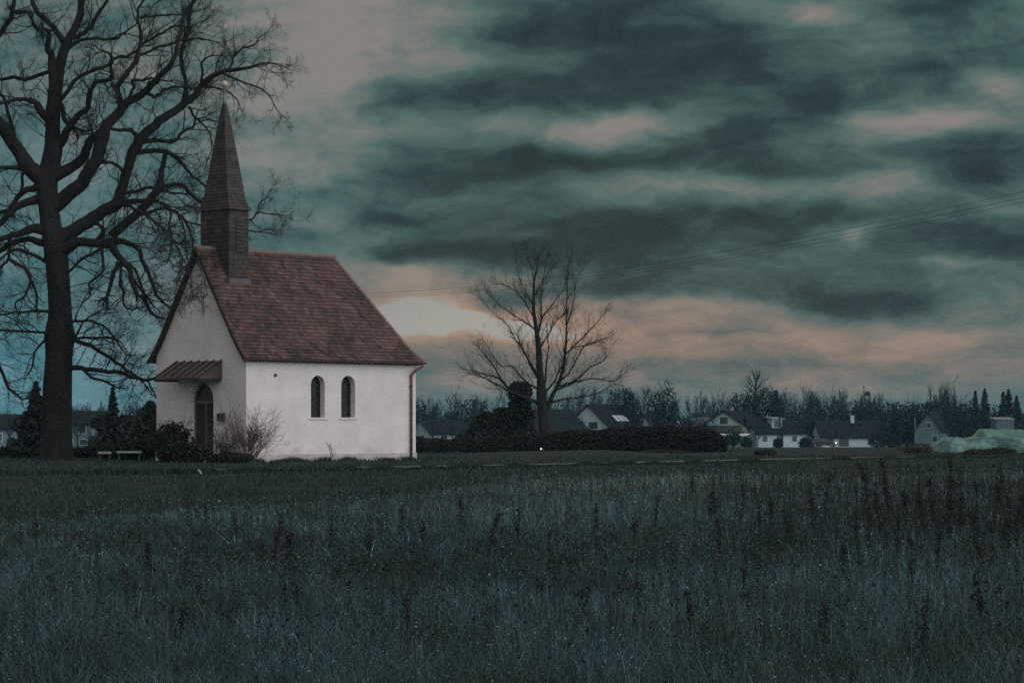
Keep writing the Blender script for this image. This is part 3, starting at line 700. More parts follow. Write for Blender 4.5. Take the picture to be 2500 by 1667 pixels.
# ------------------------------------------------------------------ the old bare tree beside the chapel
K = 2.529                                     # limb tables below are in photograph pixels times K
TD = 93.0                                     # distance of its trunk
LIMBS = [
 # (points (x, y, half width), drift in depth per metre of run)
 ([(345, 2890, 118), (348, 2760, 100), (350, 2600, 94), (352, 2416, 92), (362, 2216, 85), (366, 2120, 92), (368, 2070, 98), (368, 2010, 84), (370, 1916, 73), (358, 1716, 72), (340, 1516, 73), (315, 1400, 66), (300, 1280, 64), (288, 1150, 68), (300, 1060, 64), (318, 980, 60), (330, 900, 58), (325, 800, 46), (345, 620, 32), (355, 500, 32), (375, 380, 34), (410, 270, 28), (460, 180, 24), (495, 90, 22), (500, 0, 20), (520, -120, 14), (500, -260, 9)], 0.0),
 ([(420, 250, 20), (500, 215, 15), (560, 170, 14), (590, 110, 12), (640, 40, 10), (680, -40, 8), (760, -110, 5)], -.25),
 ([(390, 260, 20), (330, 170, 17), (260, 110, 17), (210, 40, 15), (200, -60, 12), (240, -200, 8)], .3),
 ([(400, 320, 15), (470, 260, 12), (560, 240, 10), (680, 240, 9), (730, 235, 8), (775, 195, 6), (840, 150, 4)], .45),
 ([(310, 780, 36), (315, 620, 28), (325, 480, 26), (320, 360, 24), (295, 300, 18), (300, 220, 15), (290, 185, 12), (215, 172, 9), (200, 110, 8), (178, 70, 6), (90, 75, 5)], -.30),
 ([(290, 730, 27), (255, 690, 25), (215, 630, 18), (160, 615, 14), (70, 620, 11), (0, 640, 9), (-120, 620, 6)], -.5),
 ([(320, 440, 13), (250, 460, 12), (150, 492, 12), (60, 480, 11), (0, 492, 10), (-100, 470, 7)], .5),
 ([(270, 1110, 60), (180, 1030, 50), (110, 930, 42), (50, 840, 40), (0, 760, 37), (-80, 650, 30), (-105, 450, 22), (-55, 280, 17), (0, 210, 15), (50, 140, 16), (80, 60, 14), (92, -60, 10), (60, -180, 6)], -.20),
 ([(100, 890, 17), (60, 740, 12), (30, 620, 10), (0, 570, 9), (-60, 520, 6)], .5),
 ([(80, 70, 10), (120, 85, 10), (170, 80, 8), (210, 150, 7), (240, 180, 6)], .3),
 ([(340, 900, 30), (375, 885, 28), (410, 820, 25), (430, 775, 22), (500, 700, 19), (545, 660, 17), (560, 560, 15), (590, 510, 14), (650, 497, 14), (690, 482, 13), (685, 400, 11), (692, 355, 10), (650, 320, 6), (600, 330, 4)], -.35),
 ([(372, 640, 16), (400, 740, 14), (430, 780, 12)], -.2),
 ([(355, 640, 15), (395, 590, 14), (440, 530, 12), (480, 482, 12), (560, 440, 11), (660, 410, 10), (700, 365, 9), (780, 350, 9), (840, 310, 7), (900, 250, 5)], .35),
 ([(290, 1120, 50), (345, 1078, 44), (430, 1040, 33), (500, 990, 30), (535, 930, 28), (560, 870, 26), (605, 830, 24), (640, 800, 20)], .15),
 ([(320, 1285, 52), (420, 1205, 45), (510, 1120, 42), (560, 1030, 40), (605, 960, 40), (635, 850, 42), (655, 775, 34), (740, 690, 30), (770, 640, 26), (850, 600, 24), (900, 560, 24), (960, 500, 20), (1020, 440, 17), (1070, 370, 15), (1095, 280, 14), (1120, 180, 12), (1135, 100, 10), (1200, 0, 8), (1260, -90, 5)], -.12),
 ([(748, 660, 22), (735, 590, 18), (722, 550, 17), (760, 480, 16), (810, 420, 15), (845, 360, 14), (860, 280, 12), (875, 230, 11), (855, 150, 9), (850, 70, 8), (880, 15, 7), (960, -60, 4)], .20),
 ([(880, 575, 12), (925, 585, 11), (960, 600, 11), (1010, 560, 9), (1080, 537, 8), (1135, 535, 6)], .3),
 ([(785, 630, 9), (825, 530, 8), (810, 495, 8), (870, 495, 8), (930, 488, 7), (1040, 500, 4)], -.4),
 ([(690, 510, 10), (718, 565, 10)], .2),
 ([(860, 290, 9), (930, 240, 8), (1000, 205, 7), (1080, 160, 6), (1160, 170, 5), (1230, 140, 3)], -.3),
 ([(870, 340, 9), (960, 300, 8), (1040, 280, 7), (1130, 250, 6), (1240, 240, 5), (1330, 260, 3)], .25),
 ([(855, 110, 7), (930, 100, 6), (1030, 95, 6), (1130, 90, 5), (1250, 60, 3)], .2),
 ([(330, 1480, 78), (430, 1440, 46), (540, 1370, 42), (640, 1300, 38), (722, 1258, 40), (745, 1190, 33), (775, 1080, 30), (800, 1000, 31), (832, 920, 34), (872, 850, 33), (940, 790, 29), (990, 742, 28), (1070, 690, 25), (1150, 630, 25), (1205, 592, 22), (1240, 530, 18), (1310, 470, 16), (1400, 435, 14), (1500, 425, 11), (1600, 400, 8), (1670, 390, 5), (1725, 405, 3)], .08),
 ([(1140, 630, 19), (1145, 520, 14), (1120, 400, 13), (1125, 290, 13), (1150, 230, 12), (1165, 150, 11), (1170, 80, 9), (1210, 0, 8), (1300, -80, 5)], .18),
 ([(850, 870, 16), (838, 840, 14), (820, 812, 13), (740, 806, 11), (670, 800, 10), (600, 845, 9), (560, 800, 5)], -.4),
 ([(880, 880, 15), (960, 866, 14), (1080, 866, 12), (1120, 820, 10), (1190, 790, 8), (1205, 740, 6), (1255, 728, 4)], .25),
 ([(840, 945, 17), (940, 932, 16), (1030, 940, 15), (1100, 985, 13), (1150, 1040, 10), (1220, 1110, 8), (1285, 1165, 5)], .15),
 ([(1400, 440, 9), (1425, 410, 8), (1450, 340, 7), (1500, 300, 6), (1570, 280, 5), (1600, 235, 3), (1645, 205, 2)], .2),
 ([(1240, 545, 10), (1250, 450, 8), (1245, 390, 7), (1290, 350, 5), (1360, 345, 3)], -.2),
 ([(1380, 455, 8), (1480, 500, 6), (1600, 545, 5), (1660, 590, 4), (1700, 660, 3), (1738, 712, 2)], .35),
 ([(1200, 545, 8), (1290, 540, 6), (1390, 560, 5), (1460, 610, 4), (1490, 680, 2)], .35),
 ([(1165, 660, 9), (1210, 730, 7), (1280, 800, 5), (1310, 900, 4), (1290, 970, 3)], .2),
 ([(770, 1195, 12), (860, 1172, 11), (960, 1160, 9), (1050, 1190, 7), (1150, 1200, 5)], .3),
 ([(770, 1090, 10), (740, 1040, 10), (690, 1005, 9), (620, 1000, 8)], -.3),
 ([(690, 1460, 30), (760, 1392, 29), (850, 1310, 27), (930, 1230, 25), (980, 1150, 22), (1000, 1050, 18), (1022, 950, 14)], .12),
 ([(940, 1210, 15), (985, 1160, 15), (1050, 1142, 14), (1130, 1152, 13), (1170, 1192, 12), (1230, 1240, 10), (1330, 1290, 8), (1440, 1330, 7), (1545, 1357, 6), (1590, 1312, 5), (1640, 1320, 4), (1735, 1332, 2)], .28),
 ([(1592, 1312, 4), (1598, 1262, 4), (1640, 1222, 3), (1665, 1180, 2)], .1),
 ([(860, 1330, 10), (950, 1300, 10), (1020, 1290, 9), (1090, 1310, 9), (1140, 1362, 8), (1180, 1450, 7), (1190, 1550, 6), (1160, 1640, 4)], .05),
 ([(1140, 1362, 7), (1260, 1400, 6), (1400, 1420, 5), (1530, 1425, 4), (1660, 1440, 2)], .3),
 ([(740, 1255, 18), (790, 1247, 16), (900, 1240, 14), (990, 1246, 10), (1050, 1300, 8), (1052, 1380, 7), (1060, 1500, 6), (1040, 1600, 4)], -.1),
 ([(1000, 1250, 7), (1100, 1330, 6), (1140, 1430, 5), (1150, 1560, 4), (1170, 1700, 2)], -.25),
 ([(360, 1545, 60), (470, 1500, 32), (560, 1500, 28), (640, 1508, 30), (700, 1498, 30), (760, 1490, 17), (820, 1510, 15), (860, 1550, 14), (880, 1600, 13), (930, 1720, 12), (960, 1800, 10), (985, 1850, 8), (1060, 1905, 5)], -.15),
 ([(690, 1505, 28), (735, 1590, 22), (790, 1650, 18), (820, 1760, 15), (850, 1820, 12), (890, 1850, 10), (940, 1940, 7), (1020, 1970, 4)], -.35),
 ([(620, 1510, 13), (635, 1600, 10), (640, 1670, 9), (550, 1750, 8), (560, 1820, 5), (500, 1880, 3)], -.5),
 ([(728, 1620, 14), (690, 1720, 13), (665, 1825, 11)], -.4),
 ([(742, 1620, 9), (745, 1760, 8), (765, 1800, 7), (760, 1870, 6), (800, 1910, 4), (860, 1900, 3)], -.2),
 ([(425, 1680, 8), (500, 1600, 9), (560, 1570, 9), (625, 1535, 9)], -.2),
 ([(820, 1720, 8), (900, 1830, 7), (905, 1880, 5), (960, 1950, 3)], .1),
 ([(760, 1600, 8), (830, 1660, 8), (880, 1790, 7), (935, 1870, 5), (980, 1920, 3)], .2),
 ([(590, 1500, 20), (640, 1430, 16), (610, 1390, 10)], .2),
 ([(290, 1420, 42), (190, 1410, 28), (130, 1440, 22), (50, 1460, 18), (-40, 1500, 14), (-160, 1500, 8)], -.3),
 ([(270, 1500, 26), (170, 1480, 18), (80, 1500, 17), (-20, 1560, 14), (-140, 1640, 8)], .25),
 ([(250, 1225, 30), (130, 1270, 22), (60, 1320, 20), (0, 1380, 18), (-60, 1430, 14), (-200, 1500, 8)], -.15),
 ([(240, 1150, 24), (130, 1190, 17), (70, 1280, 15), (0, 1310, 12), (-120, 1320, 7)], .4),
 ([(160, 1030, 18), (80, 1040, 14), (0, 1035, 11), (-110, 1060, 7)], -.35),
 ([(130, 1180, 10), (140, 1090, 9), (150, 1050, 8)], .1),
 ([(290, 1620, 14), (260, 1600, 12), (200, 1570, 11), (100, 1540, 10), (20, 1580, 6)], -.45),
 ([(60, 1600, 13), (110, 1636, 12), (150, 1656, 11), (190, 1730, 10), (225, 1812, 8), (228, 1900, 5)], .1),
 ([(188, 1735, 7), (150, 1830, 6), (95, 1870, 6), (110, 1930, 4)], .2),
 ([(60, 1470, 12), (60, 1560, 10), (20, 1640, 8), (-60, 1700, 5)], .2),
 ([(330, 1925, 10), (200, 1920, 8), (100, 1930, 7), (0, 1945, 6), (-110, 1930, 4)], -.5),
 ([(320, 2056, 9), (150, 2050, 7), (0, 2040, 6), (-90, 2060, 4)], .2),
 ([(290, 2090, 9), (215, 2170, 7), (200, 2260, 6), (160, 2330, 3)], -.6),
 ([(-160, 1980, 14), (-40, 2180, 12), (0, 2280, 11), (60, 2400, 9), (130, 2462, 7)], .1),
 ([(420, 1990, 10), (540, 1980, 8), (610, 2000, 7), (680, 2050, 7), (720, 2110, 6), (780, 2190, 3)], -.3),
 ([(430, 2090, 9), (570, 2086, 8), (700, 2088, 6), (760, 2130, 3)], .2),
 ([(430, 2090, 18), (490, 2110, 14), (560, 2132, 13), (650, 2190, 11), (750, 2262, 10), (830, 2312, 8), (865, 2345, 6)], -.25),
 ([(430, 2272, 18), (530, 2275, 15), (640, 2290, 14), (740, 2300, 13), (830, 2330, 12), (910, 2350, 10), (990, 2322, 7), (1065, 2308, 4)], -.45),
 ([(520, 2285, 10), (570, 2330, 8), (640, 2352, 8), (712, 2388, 6)], -.2),
 ([(465, 2085, 8), (510, 1992, 6), (548, 1960, 5), (620, 1920, 3)], -.4),
 ([(910, 2350, 6), (950, 2420, 4), (985, 2490, 3)], -.1),
 ([(745, 1258, 12), (830, 1290, 10), (960, 1370, 8), (1060, 1470, 6), (1130, 1590, 5), (1175, 1720, 4), (1190, 1850, 2)], -2.6),
 ([(1060, 1470, 5), (1150, 1540, 4), (1230, 1640, 3), (1275, 1780, 2)], -.3),
 ([(1130, 1590, 4), (1110, 1720, 3), (1150, 1830, 2)], .1),
]
def smooth_line(P, sub):
    """Catmull-Rom through the rows of P"""
    P = np.asarray(P, float); Q = np.vstack([2 * P[0] - P[1], P, 2 * P[-1] - P[-2]]); out = []
    for i in range(1, len(Q) - 2):
        for k in range(sub):
            t = k / sub
            out.append(.5 * ((2 * Q[i]) + (-Q[i - 1] + Q[i + 1]) * t + (2 * Q[i - 1] - 5 * Q[i] + 4 * Q[i + 1] - Q[i + 2]) * t * t + (-Q[i - 1] + 3 * Q[i] - 3 * Q[i + 1] + Q[i + 2]) * t ** 3))
    out.append(P[-1]); return np.array(out)

def chapel_local(p):
    x, y = p[0] - OX, p[1] - OY
    return x * ca + y * sa, -x * sa + y * ca, p[2]
def clear_of_chapel(pts):
    for p in pts:
        lx, ly, z = chapel_local(p)
        if -.35 < lx < CL + .4 and -.4 < ly < CW + .4 and z < np.interp(abs(ly - HW), [0, HW + .4], [ZR + .3, ZE + .4]): return False
        if tx0 - .15 < lx < tx1 + .15 and ty0 - .15 < ly < ty1 + .15 and z < tz1 + 4.2: return False
    return True

def traced_tree(name, label, limbs, K_, ox, oy, D0, rng, wood, twig, twig_r, group=None, gap=.42, first=(.9, 2.0), rmin=2.2, wig=.26, kids=5, maxlvl=2, keep=None, up=.06, fork=(.5, 1.05), sub=3, slim=1.0):
    """limbs given as outline tables become a branching body with real depth; twigs then grow from them"""
    root = tag(empty(name, on_ground(ox + limbs[0][0][0][0] / K_, D0)), label, 'tree', group)
    o = np.array(root.location)
    placed_uv, placed_d = [], []
    big, twigs = [], []
    for li, (tab, drift) in enumerate(limbs):
        L = smooth_line(tab, sub)
        uv = np.stack([ox + L[:, 0] / K_, oy + L[:, 1] / K_], 1)
        if placed_uv:
            A = np.concatenate(placed_uv); B = np.concatenate(placed_d)
            d0 = B[np.argmin(((A - uv[0]) ** 2).sum(1))]
        else: d0 = D0
        run = np.concatenate([[0], np.cumsum(np.linalg.norm(np.diff(uv, axis=0), axis=1))]) / F * D0
        dd = d0 + drift * run + (.05 * run * np.sin(run * 1.3 + li) if li else 0)
        placed_uv.append(uv); placed_d.append(dd)
        x = (uv[:, 0] - 1250) / F * dd; z = CZ - (uv[:, 1] - YH) / F * dd
        P = np.stack([x, dd, z], 1); rad = L[:, 2] / K_ / F * dd * (slim if li else min(1, slim * 1.4))
        if li:
            jit = rng.normal(0, 1, P.shape) * np.minimum(rad, .05)[:, None] * .35; jit[0] = 0; P = P + jit
        big.append((P - o, rad))
        # side twigs along the limb
        seg = np.linalg.norm(np.diff(P, axis=0), axis=1); cum = np.concatenate([[0], np.cumsum(seg)]); s = rng.uniform(.05, gap)
        while s < cum[-1]:
            i = min(np.searchsorted(cum, s) - 1, len(P) - 2); i = max(i, 0); f = (s - cum[i]) / (seg[i] + 1e-9)
            q = P[i] * (1 - f) + P[i + 1] * f; r_ = rad[i]
            t = nrm(P[i + 1] - P[i]); n_ = nrm(np.cross(t, rng.normal(0, 1, 3)))
            a = rng.uniform(*fork); d = t * math.cos(a) + n_ * math.sin(a)
            big_here = r_ * F / D0 * K_
            if big_here < 60 and (li > 0 or q[2] > 4):
                ln = rng.uniform(*first) * (1.0 if big_here > 6 else .7)
                grow(twigs, q, d, ln, min(r_ * .5, twig_r * rng.uniform(.7, 1.5)), 0, maxlvl, rng, wig, up, kids, (.4, 1.0), .52, .3, keep)
            s += gap * rng.uniform(.5, 1.5) * (1.6 if big_here > 30 else 1)
        # spray at the tip
        if li and rad[-1] * F / D0 * K_ < 12:
            for k in range(3): grow(twigs, P[-1], nrm(P[-1] - P[-2]) + rng.normal(0, .35, 3), rng.uniform(*first) * .5, rad[-1] * .8, 0, maxlvl, rng, wig, up, kids, (.4, 1.0), .52, .3, keep)
    V, Q = tubes_np(big, 9); np_obj('trunk', V, Q, wood, root, smooth=True)
    parts = [tubes_np([(p - o, np.maximum(r, .0035)) for l, p, r in twigs if l == lv], 4 if lv == 0 else 3) for lv in range(maxlvl + 1)]
    V = np.concatenate([p[0] for p in parts]); off = 0; qs = []
    tri = []
    for v, q in parts: qs.append(q + off); off += len(v)
    np_obj('crown', V, np.concatenate(qs), twig, root)
    return root
rng = np.random.default_rng(5)
old_tree = traced_tree('old_tree', 'huge old bare tree with a thick knotted trunk and twisting limbs beside the chapel', LIMBS, K, 0, 0, TD, rng, M['bark'], M['twig'], .020, keep=clear_of_chapel, gap=.30, first=(.7, 1.9), kids=6)

# ------------------------------------------------------------------ the lone tree against the glow
L2 = [
 ([(868, 1370, 50), (862, 1250, 45), (850, 1150, 42), (842, 1060, 40), (836, 950, 29), (828, 850, 25), (824, 750, 22), (815, 680, 19), (803, 600, 15), (790, 500, 13), (793, 400, 10), (796, 320, 8), (815, 240, 5), (832, 150, 3)], 0),
 ([(870, 1160, 30), (895, 1095, 25), (935, 1010, 21), (962, 950, 19), (980, 880, 17), (990, 800, 15), (998, 700, 12), (1000, 620, 10), (1003, 500, 8), (1005, 400, 6), (1010, 300, 4), (1018, 215, 2)], -.15),
 ([(1000, 620, 7), (1030, 540, 6), (1045, 470, 5), (1055, 390, 4), (1065, 320, 3), (1112, 235, 2)], .3),
 ([(815, 690, 12), (840, 560, 8), (838, 440, 6), (850, 330, 4), (880, 180, 2)], .35),
 ([(800, 640, 8), (740, 592, 7), (650, 540, 6), (560, 470, 4), (490, 400, 2)], -.3),
 ([(793, 500, 7), (740, 400, 5), (695, 300, 4), (680, 200, 2)], .3),
 ([(790, 560, 7), (720, 440, 5), (640, 370, 4), (560, 340, 2)], -.5),
 ([(822, 620, 8), (860, 540, 7), (920, 470, 5), (980, 380, 3), (1005, 300, 2)], .4),
 ([(830, 760, 9), (880, 680, 6), (930, 590, 5), (990, 540, 4)], -.3),
 ([(836, 960, 14), (790, 900, 11), (745, 810, 9), (710, 745, 8), (670, 690, 6), (620, 600, 5), (560, 555, 3), (430, 420, 2)], .2),
 ([(820, 930, 9), (770, 850, 7), (720, 760, 6), (690, 680, 4)], -.4),
 ([(700, 1060, 16), (655, 1030, 13), (620, 1000, 12), (560, 942, 9), (500, 930, 7), (420, 905, 5), (355, 895, 3)], -.2),
 ([(840, 1110, 18), (770, 1085, 16), (700, 1058, 15), (640, 1030, 12), (560, 990, 8), (480, 950, 6), (400, 905, 3)], -.3),
 ([(600, 985, 9), (540, 880, 7), (490, 810, 5), (440, 750, 3)], .2),
 ([(836, 1030, 13), (760, 985, 9), (700, 930, 7), (650, 870, 6), (580, 870, 4), (500, 760, 2)], .35),
 ([(850, 1040, 14), (868, 960, 11), (872, 860, 9), (885, 760, 6), (880, 650, 4)], .3),
 ([(870, 1030, 12), (920, 970, 9), (960, 890, 7)], -.1),
 ([(955, 1000, 11), (1005, 985, 10), (1070, 955, 9), (1150, 880, 7), (1210, 855, 5), (1245, 825, 4), (1250, 795, 2)], -.35),
 ([(950, 1020, 10), (1010, 995, 9), (1080, 968, 8), (1190, 950, 6), (1300, 968, 5), (1375, 915, 3)], .4),
 ([(990, 800, 10), (1040, 755, 8), (1080, 715, 7), (1150, 640, 5), (1200, 590, 4), (1250, 530, 2)], .3),
 ([(965, 960, 10), (1010, 920, 8), (1060, 840, 7), (1110, 745, 5), (1170, 720, 4), (1240, 695, 2)], -.3),
 ([(900, 1105, 13), (980, 1085, 9), (1050, 1075, 8), (1140, 1060, 6), (1220, 1035, 5), (1300, 985, 3)], -.2),
 ([(855, 1130, 9), (760, 1080, 7), (720, 1010, 5), (690, 960, 3)], .4),
 ([(1040, 755, 6), (1120, 740, 5), (1200, 720, 3)], .2),
 ([(795, 330, 5), (770, 240, 3), (745, 150, 2)], .2),
 ([(800, 420, 5), (850, 330, 4), (900, 260, 2)], -.2),
]
LD = 158.0
lone_tree = traced_tree('lone_tree', 'slender bare tree with a forked trunk standing against the sunset glow behind the hedge', L2, 2.613, 1000, 560, LD, rng, M['bark'], M['twig'], .013, gap=.20, slim=.60, first=(.7, 2.1), wig=.085, kids=4, maxlvl=2, up=.10, fork=(.35, .8))

# ------------------------------------------------------------------ shrubs, hedge, evergreens near the chapel
def leaf_mass(n, c, rad, rng, size, lumps=8):
    P = blob_points(n, c, rad, rng, lumps); return leaves(P, size, rng)
def leaf_obj(name, groups, mat, parent, rng):
    V = np.concatenate([g[0] for g in groups]); k = len(V) // 4
    return np_obj(name, V, np.arange(k * 4).reshape(k, 4), mat, parent, tone=rng.uniform(.55, 1.4, k))
def bare_shrub(name, label, p, h, spread, n, rng, mat, r=.008, cat='shrub', kids=5, group=None, lean=(0, 0)):
    root = tag(empty(name, p), label, cat, group); tw = []
    for k in range(n):
        a = rng.uniform(0, 2 * np.pi); s = spread * rng.uniform(.15, 1) ** .8
        d = np.array([math.cos(a) * s + lean[0], math.sin(a) * s * .8 + lean[1], 1.0])
        grow(tw, np.array([rng.normal(0, .16 * spread), rng.normal(0, .16 * spread), 0]), d, h * rng.uniform(.55, 1.0), r * rng.uniform(.7, 1.4), 0, 2, rng, .12, .03, kids, (.25, .75), .42, .35)
    for nm, lv in (('stem', (0,)), ('twigs', (1, 2))):
        V, Q = tubes_np([(p_, np.maximum(r_, .0028)) for l, p_, r_ in tw if l == lv[0]], 4)
        if len(lv) > 1:
            V2, Q2 = tubes_np([(p_, np.maximum(r_, .0028)) for l, p_, r_ in tw if l == 2], 3); Q = np.concatenate([Q, Q2 + len(V)]); V = np.concatenate([V, V2])
        np_obj(nm, V, Q, mat, root)
    return root
M['forsythia'] = material('tan_twigs', (.085, .065, .055), (.15, .12, .10), 5, .9)
p = on_ground(598, 84.0); bare_shrub('bare_shrub', 'bare tan twiggy shrub at the front corner of the chapel', (p.x + .12, p.y, 0), 1.75, .75, 46, rng, M['forsythia'], .010, kids=6, lean=(.18, 0))
p = on_ground(548, 84.6); bare_shrub('bare_shrub', 'low bare shrub between the chapel door and the corner shrub', (p.x, p.y, 0), 1.15, .8, 36, rng, M['forsythia'], .008, kids=6)
p = on_ground(809, 87.0); bare_shrub('weed_stem', 'single dry weed standing against the white chapel wall', (p.x, p.y - .35, 0), .58, .22, 4, rng, M['twig'], .009, cat='weed', kids=4)
def evergreen_bush(name, label, p, rad, n, size, rng, mat, cat='bush', h0=0.0, group=None, lumps=9):
    root = tag(empty(name, p), label, cat, group)
    leaf_obj('foliage', [leaf_mass(n, (0, 0, rad[2] * .9 + h0), rad, rng, size, lumps)], mat, root, rng)
    mb = MB(); 
    for k in range(5): mb.tube([(rng.normal(0, .1), rng.normal(0, .1), -.05), (rng.normal(0, rad[0] * .3), rng.normal(0, rad[1] * .3), rad[2] * .6), (rng.normal(0, rad[0] * .5), rng.normal(0, rad[1] * .5), rad[2] * 1.3 + h0)], [.04, .03, .012], 6)
    mb.build('stem', M['bark'], root)
    return root
p = on_ground(420, 85.3); evergreen_bush('holly_bush', 'dark spiky evergreen bush beside the chapel door', (p.x, p.y, 0), (.66, .55, .74), 800, .10, rng, M['shrub'])
p = on_ground(405, 84.9); bare_shrub('bare_shrub', 'dark scrubby shrub with bare twigs left of the chapel door', (p.x, p.y, 0), 1.5, .7, 26, rng, M['twig'], .009, kids=6)
p = on_ground(456, 84.2); evergreen_bush('low_bush', 'low dark bush in front of the chapel door', (p.x, p.y, 0), (.9, .5, .36), 1800, .07, rng, M['shrub'])
p = on_ground(330, 90); evergreen_bush('low_bush', 'broad dark bush between the old tree and the chapel', (p.x, p.y, 0), (1.3, .8, .40), 2600, .08, rng, M['shrub'])
p = on_ground(560, 83.6); evergreen_bush('low_bush', 'low dark ground bush under the bare corner shrub', (p.x, p.y, 0), (.85, .4, .17), 1200, .06, rng, M['shrub'])
p = on_ground(235, 97); evergreen_bush('low_bush', 'dark bush behind the trunk of the old tree', (p.x, p.y, 0), (1.5, .7, .22), 1800, .08, rng, M['shrub'])
p = on_ground(40, 100); evergreen_bush('low_bush', 'dark bush at the foot of the old tree on its outer side', (p.x, p.y, 0), (1.5, .8, .2), 1800, .08, rng, M['shrub'])

# dark clipped hedge behind the meadow
def hedge():
    HD = 150.0; x0, x1 = (1000 - 1250) / F * HD, (1772 - 1250) / F * HD
    n = 110000
    x = rng.uniform(x0, x1, n); y = HD + rng.uniform(-.9, .9, n)
    px = 1250 + x / HD * F
    top = CZ - (np.interp(px, [1000, 1150, 1280, 1380, 1480, 1560, 1640, 1700, 1745, 1772], [1072, 1070, 1063, 1054, 1046, 1040, 1040, 1043, 1050, 1074]) - YH) / F * HD
    top = top + .05 * np.sin(x * 2.1) + .03 * np.sin(x * 5.3 + 1) - .5 * (np.abs(y - HD) / .9) ** 3
    zb = gz(x, y); f = rng.uniform(0, 1, n) ** .75
    z = zb + (top - zb) * f
    V, Q = leaves(np.stack([x, y, z], 1), .075, rng)
    root = tag(empty('hedge', ((x0 + x1) / 2, HD, gzf(0, HD))), 'long dark leafless hedge across the meadow beneath the lone tree', 'hedge')
    o = np.array(root.location)
    np_obj('foliage', V - o, Q, M['hedge'], root, tone=rng.uniform(.6, 1.4, n))
    tw = []
    for k in range(420):
        xx = rng.uniform(x0, x1); tz = float(np.interp(xx, np.sort(x)[::400], top[np.argsort(x)][::400]))
        base = np.array([xx, HD + rng.normal(0, .4), gzf(0, HD)])
        grow(tw, base, (rng.normal(0, .2), rng.normal(0, .2), 1), max(.3, tz - base[2] + rng.uniform(-.1, .22)), .016, 0, 1, rng, .10, .05, 4, (.3, .8), .4, .4)
    V, Q = tubes_np([(p_ - o, r_) for l, p_, r_ in tw if l == 0], 3); V2, Q2 = tubes_np([(p_ - o, r_) for l, p_, r_ in tw if l == 1], 3)
    np_obj('twigs', np.concatenate([V, V2]), np.concatenate([Q, Q2 + len(V)]), M['twig'], root)
hedge()

# ivy-clad tree stump and dark evergreens beside the lone tree
def column_tree(name, label, px, D, prof_, n, size, mat, trunk_r=.2, cat='tree', group=None, lean=0.0):
    """evergreen whose outline is (height fraction, half width) of its own; prof_ = [(z, r)] in metres"""
    p = on_ground(px, D); root = tag(empty(name, p), label, cat, group)
    zs_ = [q[0] for q in prof_]; rs_ = [q[1] for q in prof_]
    z = rng.uniform(zs_[0], zs_[-1], n); rr = np.interp(z, zs_, rs_)
    lump = 1 + .38 * np.sin(z * 3.1 / max(.5, rs_[0]) + 3 * rng.uniform(0, 1))
    a = rng.uniform(0, 2 * np.pi, n); lump = lump * (1 + .25 * np.sin(a * 3 + z * 1.3)) 
    r = rr * lump * rng.uniform(0, 1, n) ** .5
    V, Q = leaves(np.stack([r * np.cos(a) + lean * z, r * np.sin(a), z], 1), size, rng)
    np_obj('crown', V, Q, mat, root, tone=rng.uniform(.55, 1.4, n))
    mb = MB(); mb.tube([(0, 0, -.1), (lean * zs_[-1] * .5, 0, zs_[-1] * .5), (lean * zs_[-1], 0, zs_[-1] * .93)], [trunk_r, trunk_r * .7, trunk_r * .15], 8); mb.build('trunk', M['bark'], root)
    return root
column_tree('ivy_tree', 'dark ivy clad tree stump beside the lone tree', 1272, 164, [(0, 1.6), (1.2, 1.5), (2.2, 1.0), (3.0, .55), (3.6, .5), (4.3, .95), (4.75, .8)], 5200, .13, M['shrub'], .3)
column_tree('dark_evergreen', 'broad dark evergreen bush behind the hedge left of the ivy clad stump', 1238, 170, [(0, 1.6), (1.2, 1.5), (2.4, 1.1), (3.1, .5)], 4200, .13, M['shrub'], .2, cat='bush')
column_tree('dark_evergreen', 'wide dark thicket behind the hedge farther left of the ivy clad stump', 1185, 176, [(0, 1.7), (1.2, 1.6), (2.2, 1.2), (2.9, .5)], 4600, .12, M['shrub'], .2, cat='bush')

def conifer(name, label, px, D, h, w, n, mat, cat='conifer', group=None, tiers=24, size=.14):
    """spruce: drooping tiers of needle sprays on a straight stem"""
    p = on_ground(px, D); root = tag(empty(name, p), label, cat, group); C_ = []
    br = []
    for t in range(tiers):
        f = t / (tiers - .4); z = h * (.06 + .94 * f) ; r = w * (1 - f) ** 1.0 * rng.uniform(.8, 1.15)
        nb_ = max(4, int(9 * (1 - f) + 3)); a0 = rng.uniform(0, 6.28)
        for b in range(nb_):
            a = a0 + b * 6.283 / nb_ + rng.normal(0, .15); rb = r * rng.uniform(.75, 1.15)
            tip = np.array([math.cos(a) * rb, math.sin(a) * rb, z - rb * rng.uniform(.12, .45)]); base = np.array([0, 0, z])
            br.append((np.array([base, (base + tip) / 2 + (0, 0, rb * .06), tip]), np.array([.03, .02, .006]) * (h / 8)))
            m_ = max(3, int(n / tiers / nb_)); u = rng.uniform(.05, 1, m_)
            C_.append(base + (tip - base) * u[:, None] + rng.normal(0, 1, (m_, 3)) * np.array([.10, .10, .085]) * (.30 * rb + .10 * w) + np.array([0, 0, -.03 * h / 8]))
    V, Q = leaves(np.concatenate(C_), size, rng); np_obj('crown', V, Q, mat, root, tone=rng.uniform(.55, 1.4, len(Q)))
    br.append((np.array([(0, 0, -.1), (0, 0, h * .5), (0, 0, h)]), np.array([h * .018, h * .011, .01])))
    V, Q = tubes_np(br, 5); np_obj('trunk', V, Q, M['bark'], root)
    return root
conifer('spruce', 'dark spruce rising behind the chapel canopy, between old tree and gable', 275, 135, 2.0 + 1.75, 1.0, 4200, M['needle'], size=.10)
conifer('spruce', 'dark drooping spruce at the picture edge beyond the old tree trunk', 88, 128, 3.9, 1.5, 5200, M['needle'], size=.11)
